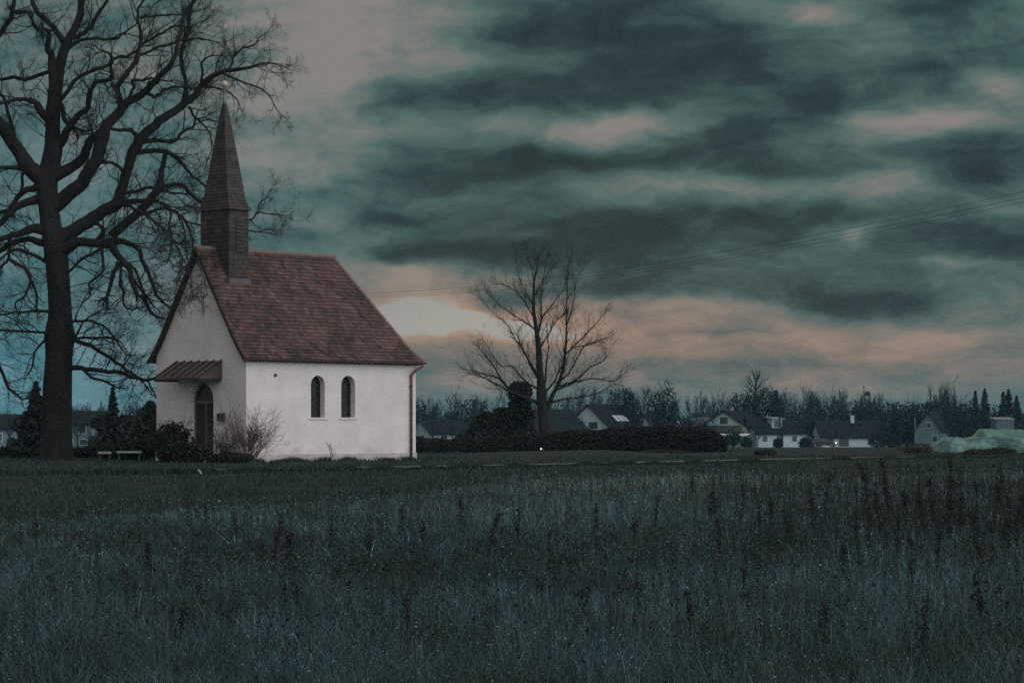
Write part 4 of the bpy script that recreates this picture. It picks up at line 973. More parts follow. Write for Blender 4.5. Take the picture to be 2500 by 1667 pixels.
column_tree('dark_evergreen', 'dark evergreen touching the gable wall of the chapel', 368, 140, [(0, 1.2), (1.5, 1.0), (2.5, .55), (3.0, .2)], 3000, .12, M['shrub'], .15, cat='bush')
column_tree('dark_evergreen', 'rounded dark evergreen behind the old tree and before the white house', 68, 145, [(0, .8), (1.3, .9), (2.1, .6), (2.5, .2)], 2200, .13, M['shrub'], .15, cat='bush')
column_tree('dark_evergreen', 'broad dark evergreen right behind the spruce by the chapel', 310, 148, [(0, 2.0), (1.2, 1.8), (1.9, 1.1), (2.3, .4)], 4000, .13, M['shrub'], .15, cat='bush')
column_tree('dark_evergreen', 'broad dark evergreen between the old tree trunk and the spruce', 262, 152, [(0, 1.0), (.9, 1.1), (1.9, .8), (2.4, .4)], 2600, .13, M['shrub'], .15, cat='bush')

# ------------------------------------------------------------------ the far wood
def bare_cluster(px, D, h, rng, n1=16, n2=5, up=.16, thick=.10, spread=(.15, .55)):
    """one far bare tree as lines"""
    x, y = (px - 1250) / F * D, D; z0 = gzf(x, y); out = []
    tp = [np.array([x, y, z0])]; d = np.array([rng.normal(0, .06), rng.normal(0, .06), 1])
    for k in range(5): d = nrm(d + rng.normal(0, .05, 3)); tp.append(tp[-1] + d * h * .85 / 5)
    out.append((0, np.array(tp), np.linspace(thick, thick * .2, 6)))
    for k in range(n1):
        t = rng.uniform(.22, 1) * 4.99; i = int(t); q = tp[i] + (tp[i + 1] - tp[i]) * (t - i)
        a = rng.uniform(0, 6.28); sp_ = rng.uniform(*spread)
        grow(out, q, (math.cos(a) * sp_, math.sin(a) * sp_, 1), h * rng.uniform(.22, .42) * (1.15 - t / 7), thick * .42, 1, 2, rng, .10, .06, n2, (.2, .6), .5, .4)
    return out
TOPS = ([-300, 0, 100, 160, 220, 300, 380, 600, 1000, 1040, 1110, 1180, 1250, 1330, 1420, 1480, 1560, 1640, 1720, 1800, 1880, 1960, 2010, 2060, 2120, 2160, 2200, 2260, 2290, 2330, 2380, 2440, 2500, 2800],
        [1000, 1010, 1000, 985, 990, 985, 985, 990, 978, 972, 960, 965, 958, 962, 952, 956, 958, 960, 962, 955, 950, 952, 955, 950, 958, 968, 975, 972, 948, 950, 988, 992, 992, 985])
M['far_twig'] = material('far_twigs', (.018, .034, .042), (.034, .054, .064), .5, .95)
M['far_leaf'] = material('far_evergreen', (.006, .012, .014), (.015, .024, .027), .3, .95, attr=True)
wl = []
rng = np.random.default_rng(21)
for k in range(720):
    px = rng.uniform(-330, 2830)
    if 560 < px < 940 and rng.random() < .7: continue
    D = rng.uniform(435, 560); ty = np.interp(px, *TOPS) + rng.normal(4, 9)
    x = (px - 1250) / F * D; h = CZ - (ty - YH) / F * D - gzf(x, D)
    wl += bare_cluster(px, D, max(4, h), rng, 13, 4)
parts_ = [tubes_np([(p, np.maximum(r, .022)) for l, p, r in wl if l == lv], 3) for lv in (0, 1, 2)]
off = 0; qs = []
for v, q in parts_: qs.append(q + off); off += len(v)
tag(np_obj('woodland', np.concatenate([p[0] for p in parts_]), np.concatenate(qs), M['far_twig']), 'far bare winter wood along the horizon behind the village', 'woodland', kind='stuff')
# evergreen and scrub mass at the foot of the wood
P_ = []
for k in range(520):
    px = rng.uniform(-330, 2830); D = rng.uniform(425, 540)
    base = np.interp(px, *TOPS); frac = rng.uniform(.35, .72) if px < 1980 else rng.uniform(.55, .92)
    x = (px - 1250) / F * D; h = (CZ - (base - YH) / F * D - gzf(x, D)) * frac
    P_.append(blob_points(330, (x, D, gzf(x, D) + h * .42), (rng.uniform(1.6, 3.4), 2.5, h * .55), rng, 6))
P_ = np.concatenate(P_); P_[:, 2] = np.maximum(P_[:, 2], gz(P_[:, 0], P_[:, 1]))
V, Q = leaves(P_, .30, rng); tag(np_obj('undergrowth', V, Q, M['far_leaf'], tone=rng.uniform(.5, 1.5, len(Q))), 'dark evergreen scrub massed under the far winter wood', 'undergrowth', kind='stuff')

# ------------------------------------------------------------------ trees one can tell apart beyond the village
def far_tree(name, label, px, D, top, rng, n1=26, n2=6, thick=.17, spread=(.3, .95), lean=0.0, cat='tree', group=None):
    x = (px - 1250) / F * D; h = CZ - (top - YH) / F * D - gzf(x, D)
    root = tag(empty(name, on_ground(px, D)), label, cat, group); o = np.array(root.location)
    ls = bare_cluster(px, D, h, rng, n1, n2, thick=thick, spread=spread)
    if lean: ls = [(l, p + np.stack([(p[:, 2] - o[2]) * lean, 0 * p[:, 0], 0 * p[:, 0]], 1), r) for l, p, r in ls]
    V, Q = tubes_np([(p - o, r) for l, p, r in ls if l == 0], 5); np_obj('trunk', V, Q, M['bark'], root)
    a = tubes_np([(p - o, np.maximum(r, .024)) for l, p, r in ls if l == 1], 3); b = tubes_np([(p - o, np.maximum(r, .018)) for l, p, r in ls if l == 2], 3)
    np_obj('crown', np.concatenate([a[0], b[0]]), np.concatenate([a[1], b[1] + len(a[0])]), M['far_twig'], root)
    return root
far_tree('bare_tree', 'tallest far bare tree, its round open crown rising over the chalet roof', 1838, 400, 893, rng, 34, 7, .22, (.4, 1.1))
far_tree('bare_tree', 'bare tree behind the pale roofed house beside the skylights', 1562, 392, 930, rng, 24, 6, .16, (.4, 1.0))
far_tree('bare_tree', 'leaning bare tree with few branches at the spruce group', 2358, 425, 903, rng, 7, 3, .15, (.3, .9), -.26)
far_tree('bare_tree', 'thin bare tree standing free close behind the chapel wall', 1120, 400, 938, rng, 16, 5, .12, (.3, .8))
far_tree('bare_tree', 'narrow bare tree with a round mistletoe ball', 2117, 430, 940, rng, 14, 5, .12, (.2, .6))
for i, (px, top) in enumerate(((2272, 938), (2285, 934), (2300, 930), (2312, 934), (2326, 938))):
    far_tree('poplar', 'slim upright bare poplar in the tall row left of the leaning tree', px, 432 + i, top, rng, 16, 5, .13, (.10, .3), group='bare poplars in a row')
ml = tag(empty('mistletoe', at(2118, 961, 429.0)), 'dark round mistletoe ball high in a far bare tree', 'mistletoe')
V, Q = leaves(blob_points(160, (0, 0, 0), (.42, .42, .42), rng), .14, rng); np_obj('foliage', V, Q, M['shrub'], ml, tone=rng.uniform(.5, 1.4, len(Q)))
def spruce_far(label, px, D, top, w):
    x = (px - 1250) / F * D; h = CZ - (top - YH) / F * D - gzf(x, D)
    conifer('spruce', label, px, D, h, w, 2600, M['needle'], size=.24)
spruce_far('slender far spruce, smallest of the spruces by the leaning tree', 2381, 420, 953, 2.3)
spruce_far('far spruce with a long pointed tip next to the smallest spruce', 2404, 422, 948, 3.0)
spruce_far('broad far spruce above the blue grey shed', 2462, 418, 949, 3.6)
spruce_far('narrow far spruce leaning on the broad one above the shed', 2449, 421, 955, 2.4)
spruce_far('lowest far spruce at the picture edge above the green sheet heap', 2482, 424, 966, 2.8)
spruce_far('dark far spruce behind the chalet below the tallest bare tree', 1895, 410, 952, 2.6)
def far_bush(label, px, D, top, w, n=2600, mat='far_leaf', size=.22, name='evergreen'):
    p = on_ground(px, D); h = CZ - (top - YH) / F * D - p.z
    root = tag(empty(name, p), label, 'tree')
    V, Q = leaves(blob_points(n, (0, 0, h * .58), (w, w, h * .46), rng, 14, .9), size, rng); np_obj('crown', V, Q, M[mat], root, tone=rng.uniform(.5, 1.5, len(Q)))
    mb = MB(); mb.tube([(0, 0, -.1), (.1, 0, h * .5), (0, 0, h * .8)], [.25, .16, .05], 7); mb.build('trunk', M['bark'], root)
far_bush('dense dark evergreen overhanging the chalet roof', 1868, 396, 952, 3.4)
far_bush('dark round evergreen left of the tallest bare tree', 1800, 402, 958, 2.4, 700)
far_bush('dark evergreen crown between the two houses with pale gables', 1620, 396, 962, 2.8)
far_bush('dark evergreen above the long roof with three skylights', 1530, 404, 958, 2.8)
far_bush('dark evergreen behind the long low white house', 2118, 410, 985, 3.6, 1100)
far_bush('dark evergreen left of the pale blue house', 2215, 405, 1000, 3.0)
far_bush('dark evergreen between pale blue house and shed', 2345, 405, 1000, 3.6, 1100)
far_bush('dark evergreen behind the shed at the picture edge', 2440, 400, 1002, 3.6, 1100)
far_bush('dark scrubby tree beside the chapel corner and low white house', 1150, 392, 985, 3.6, 1200)
far_bush('dark scrubby tree nearest the chapel corner in the far row', 1035, 396, 990, 2.6, 900)
far_bush('dark round bush under the long dark house roof', 1790, 380, 1052, 1.3, 400, size=.26)
far_bush('dark garden bush before the house with the purple roof', 1700, 384, 1022, 2.0, 600)
for px, D, top in ((1010, 372, 1010), (1058, 376, 1000), (1105, 378, 1015), (1240, 380, 1005), (1420, 376, 1015), (1590, 384, 990), (1668, 380, 985), (1735, 378, 1000), (1850, 372, 1020), (1912, 374, 1005), (1975, 384, 1000), (2150, 384, 985), (2200, 380, 1000), (2320, 384, 985), (22, 300, 1010), (190, 300, 1000), (230, 305, 1010)):
    far_tree('garden_tree', 'small bare garden tree among the village houses', px, D, top, rng, 18, 5, .09, (.35, .95), group='bare garden trees between the houses')
for px, D, w in ((1018, 368, 1.0), (1128, 370, 1.3), (1660, 374, 1.1), (1822, 368, .9), (1900, 366, .8), (1965, 372, .9), (2145, 376, 1.2), (2180, 372, 1.0), (2330, 380, 1.3), (232, 320, 1.0), (28, 310, .7)):
    p = on_ground(px, D); root = tag(empty('garden_bush', p), 'dark round garden bush among the village houses', 'bush', 'garden bushes between the houses'); hgt = w * rng.uniform(.7, 1.1)
    V, Q = leaves(blob_points(900, (0, 0, hgt * .8), (w, w, hgt), rng, 12, .9), .16, rng); np_obj('foliage', V, Q, M['far_leaf'], root, tone=rng.uniform(.5, 1.5, len(Q)))
p = on_ground(2234, 385); bp = MB(); bp.tube([(0, 0, -.1), (.05, 0, 2.4), (-.06, 0, 4.8)], [.12, .09, .05], 7)
bt = tag(empty('birch', p), 'thin pale birch trunk before the dark evergreens', 'tree'); bp.build('trunk', material('birch_bark', (.16, .2, .21), (.28, .32, .33), 2, .8, stretch=(1, 1, .3)), bt)
ls = [(l, q - np.array(p), r) for l, q, r in bare_cluster(2234, 385, 6.2, rng, 10, 4, thick=.05)]
a = tubes_np([(q, np.maximum(r, .02)) for l, q, r in ls if l >= 1 and len(q) == 5], 3); np_obj('crown', *a, M['far_twig'], bt)

# ------------------------------------------------------------------ the village
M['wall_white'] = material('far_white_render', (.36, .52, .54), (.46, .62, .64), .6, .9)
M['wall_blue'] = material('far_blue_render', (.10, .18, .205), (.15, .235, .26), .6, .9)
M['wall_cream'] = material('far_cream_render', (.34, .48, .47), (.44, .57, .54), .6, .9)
M['roof_dark'] = material('dark_roof_tiles', (.009, .013, .015), (.019, .025, .027), 1.5, .9, .3, 8, spec=.1)
M['roof_grey'] = material('pale_grey_roof', (.20, .23, .25), (.27, .30, .32), 1.5, .7, .2, 8)
M['roof_purple'] = material('dull_purple_roof', (.075, .07, .09), (.11, .10, .125), 1.5, .8, .3, 8)
M['glass'] = material('window_glass', (.03, .05, .06), (.05, .075, .085), 3, .12, spec=.7)
M['skyglass'] = material('skylight_glass', (.55, .62, .66), (.62, .68, .70), 2, .18, spec=.8)
M['frame'] = material('white_frame', (.6, .64, .64), None, 1, .6)
M['wood'] = material('weathered_wood', (.06, .06, .055), (.10, .095, .085), 3, .85)
M['awning'] = material('white_awning', (.72, .75, .75), None, 1, .7)
def house(label, px, D, rz, L, W_, hw, hr, wall, roof_, name='house', wins=(), sky=(), chim=(), oh=.45, extra=None, cat='house', zoff=0.0):
    """gabled house: ridge along its own x axis, gables at both ends; wins = (face, s, z, w, h): faces 'g' front gable (x=-L/2) and 's' near long side (y=-W/2)"""
    p = on_ground(px, D); p.z += zoff
    root = tag(empty(name, p, R(rz)), label, cat)
    x0, x1, y0, y1 = -L / 2, L / 2, -W_ / 2, W_ / 2; mb = MB()
    s5 = [(y0, -.3), (y1, -.3), (y1, hw), (0, hr - .12), (y0, hw)]
    mb.poly([(x0, y, z) for y, z in s5][::-1]); mb.poly([(x1, y, z) for y, z in s5])
    mb.poly([(x0, y0, -.3), (x1, y0, -.3), (x1, y0, hw), (x0, y0, hw)]); mb.poly([(x1, y1, -.3), (x0, y1, -.3), (x0, y1, hw), (x1, y1, hw)])
    mb.build('wall', M[wall], root)
    rb = MB(); sl = (hr - hw) / (W_ / 2); ze = hw - sl * oh
    for s in (-1, 1):
        rb.hexa([(x0 - oh, 0, hr - .14), (x1 + oh, 0, hr - .14), (x1 + oh, s * (W_ / 2 + oh), ze - .14), (x0 - oh, s * (W_ / 2 + oh), ze - .14), (x0 - oh, 0, hr + .05), (x1 + oh, 0, hr + .05), (x1 + oh, s * (W_ / 2 + oh), ze + .05), (x0 - oh, s * (W_ / 2 + oh), ze + .05)])
    ro = rb.build('roof', M[roof_], root)
    for (f, s, z, w, h) in wins:
        fr = MB(); pn = MB()
        if f == 'g':
            fr.box(x0 - .05, x0 - .003, s - w / 2, s + w / 2, z, z + h); pn.box(x0 - .06, x0 - .0505, s - w / 2 + .08, s + w / 2 - .08, z + .08, z + h - .08)
        else:
            fr.box(s - w / 2, s + w / 2, y0 - .05, y0 - .003, z, z + h); pn.box(s - w / 2 + .08, s + w / 2 - .08, y0 - .06, y0 - .0505, z + .08, z + h - .08)
        wo_ = fr.build('window', M['frame'], root); pn.build('pane', M['glass'], wo_)
    for (s, f, w, ln) in sky:                       # on the near slope: along the ridge, fraction down the slope
        k = MB(); yy0, yy1 = -(W_ / 2) * f, -(W_ / 2) * f - ln * .8; za, zb = hr - sl * abs(yy0), hr - sl * abs(yy1)
        k.hexa([(s - w / 2, yy1, zb + .055), (s + w / 2, yy1, zb + .055), (s + w / 2, yy0, za + .055), (s - w / 2, yy0, za + .055), (s - w / 2, yy1, zb + .14), (s + w / 2, yy1, zb + .14), (s + w / 2, yy0, za + .14), (s - w / 2, yy0, za + .14)])
        k.build('skylight', M['skyglass'], ro)
    for (s, y, h) in chim:
        k = MB(); k.box(s - .3, s + .3, y - .25, y + .25, hr - abs(y) * sl - .3, hr + h); k.box(s - .36, s + .36, y - .31, y + .31, hr + h + .001, hr + h + .1); k.build('chimney', M['wall_white' if h > .7 else 'roof_grey'], ro)
    if extra: extra(root, ro, x0, x1, y0, y1, hw, hr)
    return root
# white bungalow right of the chapel
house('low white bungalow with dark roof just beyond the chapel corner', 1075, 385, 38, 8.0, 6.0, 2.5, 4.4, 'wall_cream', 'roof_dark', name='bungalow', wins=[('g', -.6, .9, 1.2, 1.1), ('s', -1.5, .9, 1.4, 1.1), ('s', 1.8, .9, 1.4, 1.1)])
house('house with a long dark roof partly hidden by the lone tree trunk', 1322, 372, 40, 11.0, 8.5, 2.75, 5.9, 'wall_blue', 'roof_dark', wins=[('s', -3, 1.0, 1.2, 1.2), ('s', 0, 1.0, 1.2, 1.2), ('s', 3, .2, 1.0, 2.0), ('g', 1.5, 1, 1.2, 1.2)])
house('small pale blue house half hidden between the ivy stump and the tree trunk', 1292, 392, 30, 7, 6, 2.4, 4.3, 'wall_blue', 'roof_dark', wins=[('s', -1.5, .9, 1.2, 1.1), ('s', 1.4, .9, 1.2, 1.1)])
def canopy_c(root, ro, x0, x1, y0, y1, hw, hr):
    k = MB(); k.box(x0 - 1.5, x0 - .01, -1.2, 2.6, 2.62, 2.76); b = k.build('balcony', M['wood'], root)
    k = MB(); k.box(x0 - 1.5, x0 - 1.44, -1.2, 2.6, 2.761, 3.6); k.build('railing', M['wall_blue'], b)
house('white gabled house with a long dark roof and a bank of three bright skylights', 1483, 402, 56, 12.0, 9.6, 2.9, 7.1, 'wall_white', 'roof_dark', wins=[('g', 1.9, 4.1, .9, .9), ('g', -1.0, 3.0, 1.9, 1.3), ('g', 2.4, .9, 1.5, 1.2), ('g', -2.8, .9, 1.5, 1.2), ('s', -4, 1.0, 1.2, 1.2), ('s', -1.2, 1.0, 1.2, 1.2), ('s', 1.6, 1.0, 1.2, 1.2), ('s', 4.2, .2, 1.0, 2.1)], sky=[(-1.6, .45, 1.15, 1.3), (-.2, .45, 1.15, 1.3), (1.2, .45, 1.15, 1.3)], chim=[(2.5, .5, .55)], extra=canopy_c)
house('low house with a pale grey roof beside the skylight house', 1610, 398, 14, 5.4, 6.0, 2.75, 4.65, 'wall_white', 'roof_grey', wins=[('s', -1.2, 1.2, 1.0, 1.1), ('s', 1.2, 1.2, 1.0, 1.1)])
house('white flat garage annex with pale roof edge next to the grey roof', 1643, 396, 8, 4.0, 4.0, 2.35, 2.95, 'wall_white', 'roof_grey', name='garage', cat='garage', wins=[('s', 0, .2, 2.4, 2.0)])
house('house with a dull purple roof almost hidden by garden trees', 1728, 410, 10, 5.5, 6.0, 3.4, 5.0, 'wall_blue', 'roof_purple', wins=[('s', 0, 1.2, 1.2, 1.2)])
def chalet(root, ro, x0, x1, y0, y1, hw, hr):
    k = MB(); k.box(x0 - 1.3, x0 - .01, y0 + .4, y1 - .4, 2.55, 2.7); b = k.build('balcony', M['wood'], root)
    k = MB(); k.box(x0 - 1.3, x0 - 1.24, y0 + .4, y1 - .4, 2.701, 3.55); k.build('railing', M['wood'], b)
    for y in (-1.6, 1.6):
        k = MB(); k.box(x0 - 1.25, x0 - 1.05, y - .1, y + .1, 0, 2.549); k.build('post', M['frame'], b)
    k = MB(); k.hexa([(x0 - 3.6, y0 - 1.2, 1.92), (x0 - 1.4, y0 - 1.2, 2.2), (x0 - 1.4, y0 + 4.2, 2.2), (x0 - 3.6, y0 + 4.2, 1.92), (x0 - 3.6, y0 - 1.2, 2.0), (x0 - 1.4, y0 - 1.2, 2.28), (x0 - 1.4, y0 + 4.2, 2.28), (x0 - 3.6, y0 + 4.2, 2.0)]); aw = k.build('awning', M['awning'], root)
    for y in (y0 - 1.0, y0 + 4.0):
        k = MB(); k.box(x0 - 3.5, x0 - 3.4, y - .05, y + .05, 0, 1.91); k.build('post', M['frame'], aw)
house('chalet style house with white gable, wooden balcony and bright white awning', 1800, 390, 62, 11.0, 8.0, 3.4, 5.9, 'wall_white', 'roof_dark', name='chalet', wins=[('g', 0, 3.7, 1.5, 1.3), ('g', -1.9, .8, 1.3, 1.3), ('g', 2.0, .8, 1.3, 1.3), ('s', -2, 1.0, 1.2, 1.2), ('s', 2, 1.0, 1.2, 1.2)], chim=[(-1.5, .4, .5)], extra=chalet)
def dormer(root, ro, x0, x1, y0, y1, hw, hr):
    k = MB(); k.box(-.9, .9, -2.6, -.6, hw + .3, hr - .25); d = k.build('dormer', M['wall_white'], ro)
    k = MB(); k.hexa([(-1.2, -3.0, hr - .25), (1.2, -3.0, hr - .25), (1.2, -.1, hr + .02), (-1.2, -.1, hr + .02), (-1.2, -3.0, hr - .12), (1.2, -3.0, hr - .12), (1.2, -.1, hr + .14), (-1.2, -.1, hr + .14)]); k.build('dormer_roof', M['roof_grey'], ro)
    k = MB(); k.box(-.6, .6, -2.66, -2.601, hw + .75, hr - .5); k.build('dormer_window', M['glass'], ro)
house('dark roofed house with a white dormer right of the chalet', 1880, 386, 20, 8.0, 7.0, 2.5, 4.75, 'wall_white', 'roof_dark', wins=[('s', 0, .1, 1.3, 2.0), ('s', -2.6, .9, 1.0, 1.1), ('s', 2.6, .9, 1.0, 1.1)], extra=dormer)
house('low white gabled house with two small bright skylights', 1928, 408, -62, 5.6, 5.0, 2.0, 3.2, 'wall_white', 'roof_dark', wins=[('s', 0, .6, 1.1, 1.0)], sky=[(-1.2, .25, .8, 1.3), (.2, .25, .8, 1.3)])
house('long low white outbuilding under a broad dark roof behind the car', 2066, 405, 6, 10.2, 8.0, 1.95, 4.5, 'wall_white', 'roof_dark', name='outbuilding', cat='building', wins=[('s', 3.2, .3, 1.3, 1.3), ('s', -3.6, .4, 1.2, 1.2), ('s', -1.4, .1, 1.9, 1.7)], chim=[(.9, -.5, .75)])
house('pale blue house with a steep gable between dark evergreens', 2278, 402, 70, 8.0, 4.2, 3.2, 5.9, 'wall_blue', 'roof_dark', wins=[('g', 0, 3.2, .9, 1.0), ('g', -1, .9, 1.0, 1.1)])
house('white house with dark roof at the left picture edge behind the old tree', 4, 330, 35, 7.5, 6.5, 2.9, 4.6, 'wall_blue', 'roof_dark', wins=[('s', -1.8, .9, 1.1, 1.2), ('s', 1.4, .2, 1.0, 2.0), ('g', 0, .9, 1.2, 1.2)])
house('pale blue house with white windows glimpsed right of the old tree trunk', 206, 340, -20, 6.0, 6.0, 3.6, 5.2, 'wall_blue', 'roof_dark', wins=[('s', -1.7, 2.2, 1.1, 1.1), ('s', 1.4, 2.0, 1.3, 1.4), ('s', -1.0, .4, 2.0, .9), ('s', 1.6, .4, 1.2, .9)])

# ------------------------------------------------------------------ the car on the road
def car():
    p = on_ground(2012, 391.5); p.z += .065; root = tag(empty('parked_car', p, R(-14)), 'dark red car with one lit headlight on the road before the white outbuilding', 'car')
    paint = material('dark_red_paint', (.060, .034, .040), (.075, .042, .048), 1, .2, spec=.7, coat=1.0)
    half = .86
    lower = [(-2.12, .42), (-2.15, .70), (-2.05, .92), (-1.2, 1.0), (.75, .98), (1.75, .84), (2.1, .66), (2.14, .40), (1.9, .28), (-1.9, .28)]
    def loft(profile, rings):
        mb = MB(); R_ = []
        for (y, k, dz) in rings:
            R_.append([len(mb.v) + i for i in range(len(profile))]); cx = 0
            mb.v += [(x * k, y, .28 + (z - .28) * dz) for x, z in profile]
        n = len(profile)
        for a, b in zip(R_, R_[1:]):
            for i in range(n): mb.f.append((a[i], a[(i + 1) % n], b[(i + 1) % n], b[i])); mb.t.append(1)
        mb.f.append(tuple(R_[0])[::-1]); mb.f.append(tuple(R_[-1])); mb.t += [1, 1]
        return mb
    loft(lower, [(-half, .93, .92), (-half * .92, .985, 1.0), (0, 1.0, 1.02), (half * .92, .985, 1.0), (half, .93, .92)]).build('body', paint, root, smooth=False)
    cab = [(-1.85, .95), (-1.15, 1.40), (-.35, 1.48), (.25, 1.42), (1.15, .95)]
    mb = MB(); n = len(cab); rows = []
    for y, ins in ((-.80, 0), (.80, 0)):
        s = 1 if y > 0 else -1; rows.append([(x * (1 if z < 1 else .98), y - s * (.20 if z > 1.2 else .0), z) for x, z in cab])
    mb.poly(rows[0]); mb.poly(rows[1][::-1])
    for i in range(n - 1): mb.poly([rows[0][i], rows[1][i], rows[1][i + 1], rows[0][i + 1]])
    mb.build('cabin', paint, root)
    gl = M['glass']
    def inset(pts, off, nm):
        c = sum((Vector(q) for q in pts), Vector()) / len(pts); k = MB(); k.poly([c + (Vector(q) - c) * .86 + Vector(off) for q in pts]); k.build(nm, gl, root)
    for j, s in ((0, -1), (1, 1)):
        r_ = rows[j]; inset([r_[0], r_[1], r_[2], (-.35, r_[0][1], .95)], (0, s * .012, .01), 'side_window'); inset([(-.30, r_[0][1], .95), r_[2], r_[3], r_[4]], (0, s * .012, .01), 'side_window')
    inset([rows[0][3], rows[1][3], rows[1][4], rows[0][4]], (.012, 0, .012), 'windscreen'); inset([rows[0][0], rows[1][0], rows[1][1], rows[0][1]], (-.012, 0, .012), 'rear_window')
    ty = material('tyre_rubber', (.015, .015, .015), None, 1, .9); rm = material('wheel_rim', (.35, .36, .37), None, 1, .35, metallic=.7)
    for x in (-1.32, 1.33):
        for s in (-1, 1):
            w = empty('wheel', (x, s * .80, .31)); w.parent = root
            k = MB(); k.tube([(0, -.10, 0), (0, .10, 0)], [.31, .31], 18); k.build('tyre', ty, w); k = MB(); k.tube([(0, s * .101, 0), (0, s * .112, 0)], [.2, .19], 14); k.build('rim', rm, w)
    hl = glow('headlight_lit', (1, .86, .72), 5.0)
    for s in (-1, 1):
        k = MB(); k.hexa([(1.93, s * .72 - .16, .60), (2.09, s * .72 - .16, .60), (2.09, s * .72 + .12, .60), (1.93, s * .72 + .12, .60), (1.90, s * .72 - .16, .75), (2.06, s * .72 - .16, .75), (2.04, s * .72 + .12, .75), (1.90, s * .72 + .12, .75)]); k.build('headlight', hl if s < 0 else M['frame'], root)
        k = MB(); k.box(-2.14, -2.05, s * .66 - .12, s * .66 + .12, .66, .82); k.build('tail_light', material('tail_red', (.2, .01, .01), None, 1, .3), root)
    k = MB(); k.box(2.10, 2.17, -.62, .62, .40, .55); k.build('bumper', M['iron'], root)
car()
# roadside marker, bench rail, small lamp
def marker(name, label, p, h, r, mat, cat, capmat=None):
    root = tag(empty(name, p), label, cat); k = MB(); k.lathe((0, 0, 0), [(r, -.05), (r, h * .8), (r * .8, h)], 10); k.build('post', mat, root)
    k = MB(); k.lathe((0, 0, h * .72), [(r * 1.12, 0), (r * 1.12, h * .14)], 10); k.build('band', capmat or M['iron'], root)
marker('road_post', 'slim white roadside marker post just left of the car', on_ground(1951, 372), 1.05, .07, M['frame'], 'post')
lp = on_ground(1321, 146.5)
lr = tag(empty('garden_lamp', lp), 'tiny lit lamp low in front of the dark hedge', 'lamp'); k = MB(); k.lathe((0, 0, 0), [(.03, -.05), (.03, .22)], 8); k.build('post', M['iron'], lr); k = MB(); k.lathe((0, 0, .22), [(.03, 0), (.05, .03), (.05, .08), (.02, .11)], 10); k.build('lamp_head', glow('small_lamp', (1, .9, .8), .9), lr)
M['rail'] = material('dull_white_paint', (.30, .32, .32), (.38, .40, .40), 3, .7)
def rail(label, pa, pb, D, y):
    a, b = at(pa, y, D), at(pb, y, D); root = tag(empty('barrier', ((a.x + b.x) / 2, D, gzf(0, D))), label, 'barrier'); z = a.z - root.location.z; L = (b - a).length
    k = MB(); k.box(-L / 2, L / 2, -.03, .03, z - .04, z + .035); k.build('rail', M['rail'], root)
    for s in np.linspace(-L / 2 + .08, L / 2 - .08, max(2, int(L / .9) + 1)):
        k = MB(); k.box(s - .04, s + .04, .032, .10, -.1, z + .03); k.build('post', M['iron'], root)
rail('longer white rail on low posts between the old tree and the chapel', 285, 345, 88.0, 1103)
rail('shorter dim white rail next to the old tree trunk', 239, 272, 88.0, 1104.5)

# ------------------------------------------------------------------ sheeted heaps and shed on the right
def heap(label, x0, x1, yc, depth, h, mat, ramp, seed, name='covered_heap', sag=.12):
    r_ = np.random.default_rng(seed); nx, ny = 150, 34; X = np.linspace(x0, x1, nx); root = tag(empty(name, ((x0 + x1) / 2, yc, gzf(0, yc))), label, 'heap')
    V = []
    ph = r_.uniform(0, 6, 8)
    for j in range(ny):
        a = math.pi * j / (ny - 1)
        for i in range(nx):
            u = (X[i] - x0); e = min(1, (u / ramp)) ** .55 if u < ramp else 1; e2 = min(1, ((x1 - X[i]) / ramp)) ** .55 if x1 - X[i] < ramp else 1
            hh = h * min(e, e2) * (1 + .025 * math.sin(X[i] * .9 + ph[0])); c = math.copysign(abs(math.cos(a)) ** .7, math.cos(a))
            wr = .045 * math.sin(X[i] * 5 + a * 4 + ph[1]) * math.sin(a) + .04 * math.sin(X[i] * 11 - a * 7 + ph[2]) * math.sin(a * 2) + r_.normal(0, .012) + .05 * (abs(math.sin(X[i] * 1.9 + a * 1.6 + ph[4])) ** .4 - .6) * math.sin(a) + .03 * (abs(math.sin(X[i] * 4.3 - a * 2.5 + ph[5])) ** .4 - .6) * math.sin(a)
            V.append((X[i] - (x0 + x1) / 2 + wr * .5 * math.sin(a), -c * depth / 2 * (1 + .1 * math.sin(X[i] * 1.3 + ph[3])) * (.35 + .65 * min(e, e2)) + wr * math.sin(a), max(-.05, hh * math.sin(a) ** .8 + wr * .8)))
    i = np.arange(nx * ny).reshape(ny, nx); Q = np.stack([i[:-1, :-1], i[:-1, 1:], i[1:, 1:], i[1:, :-1]], -1).reshape(-1, 4)
    np_obj('sheet', V, Q, mat, root, smooth=True); return root
M['sheet_green'] = material('green_white_plastic_sheet', (.025, .085, .085), (.15, .30, .28), 1.3, .42, .8, 5, spec=.4, stops=(.40, .60))
M['sheet_mint'] = material('mint_plastic_sheet', (.08, .20, .165), (.13, .27, .225), .8, .5, .5, 4)
hD = 143.0; hx0 = (2268 - 1250) / F * hD
h1 = heap('long heap under pale green plastic sheeting at the edge of the meadow', hx0, hx0 + 13, hD, 3.4, .96, M['sheet_green'], 1.0, 4)
k = MB()
for s in np.linspace(-4.5, 6, 9): k.lathe((s, -1.75 + .05 * math.sin(s * 3), -.02), [(.22, 0), (.28, .07), (.28, .14), (.20, .2)], 12)
k.build('weights', material('old_tyres', (.012, .013, .013), (.02, .02, .02), 4, .9), h1)
h2 = heap('mint green sheeted heap standing behind the longer pale green one', (2366 - 1250) / F * 192, (2366 - 1250) / F * 192 + 14, 192.0, 5.0, 1.70, M['sheet_mint'], .9, 9)
sp_ = on_ground(2447, 215); sh = tag(empty('shed', sp_, R(4)), 'blue grey corrugated shed rising behind the mint green heap', 'shed')
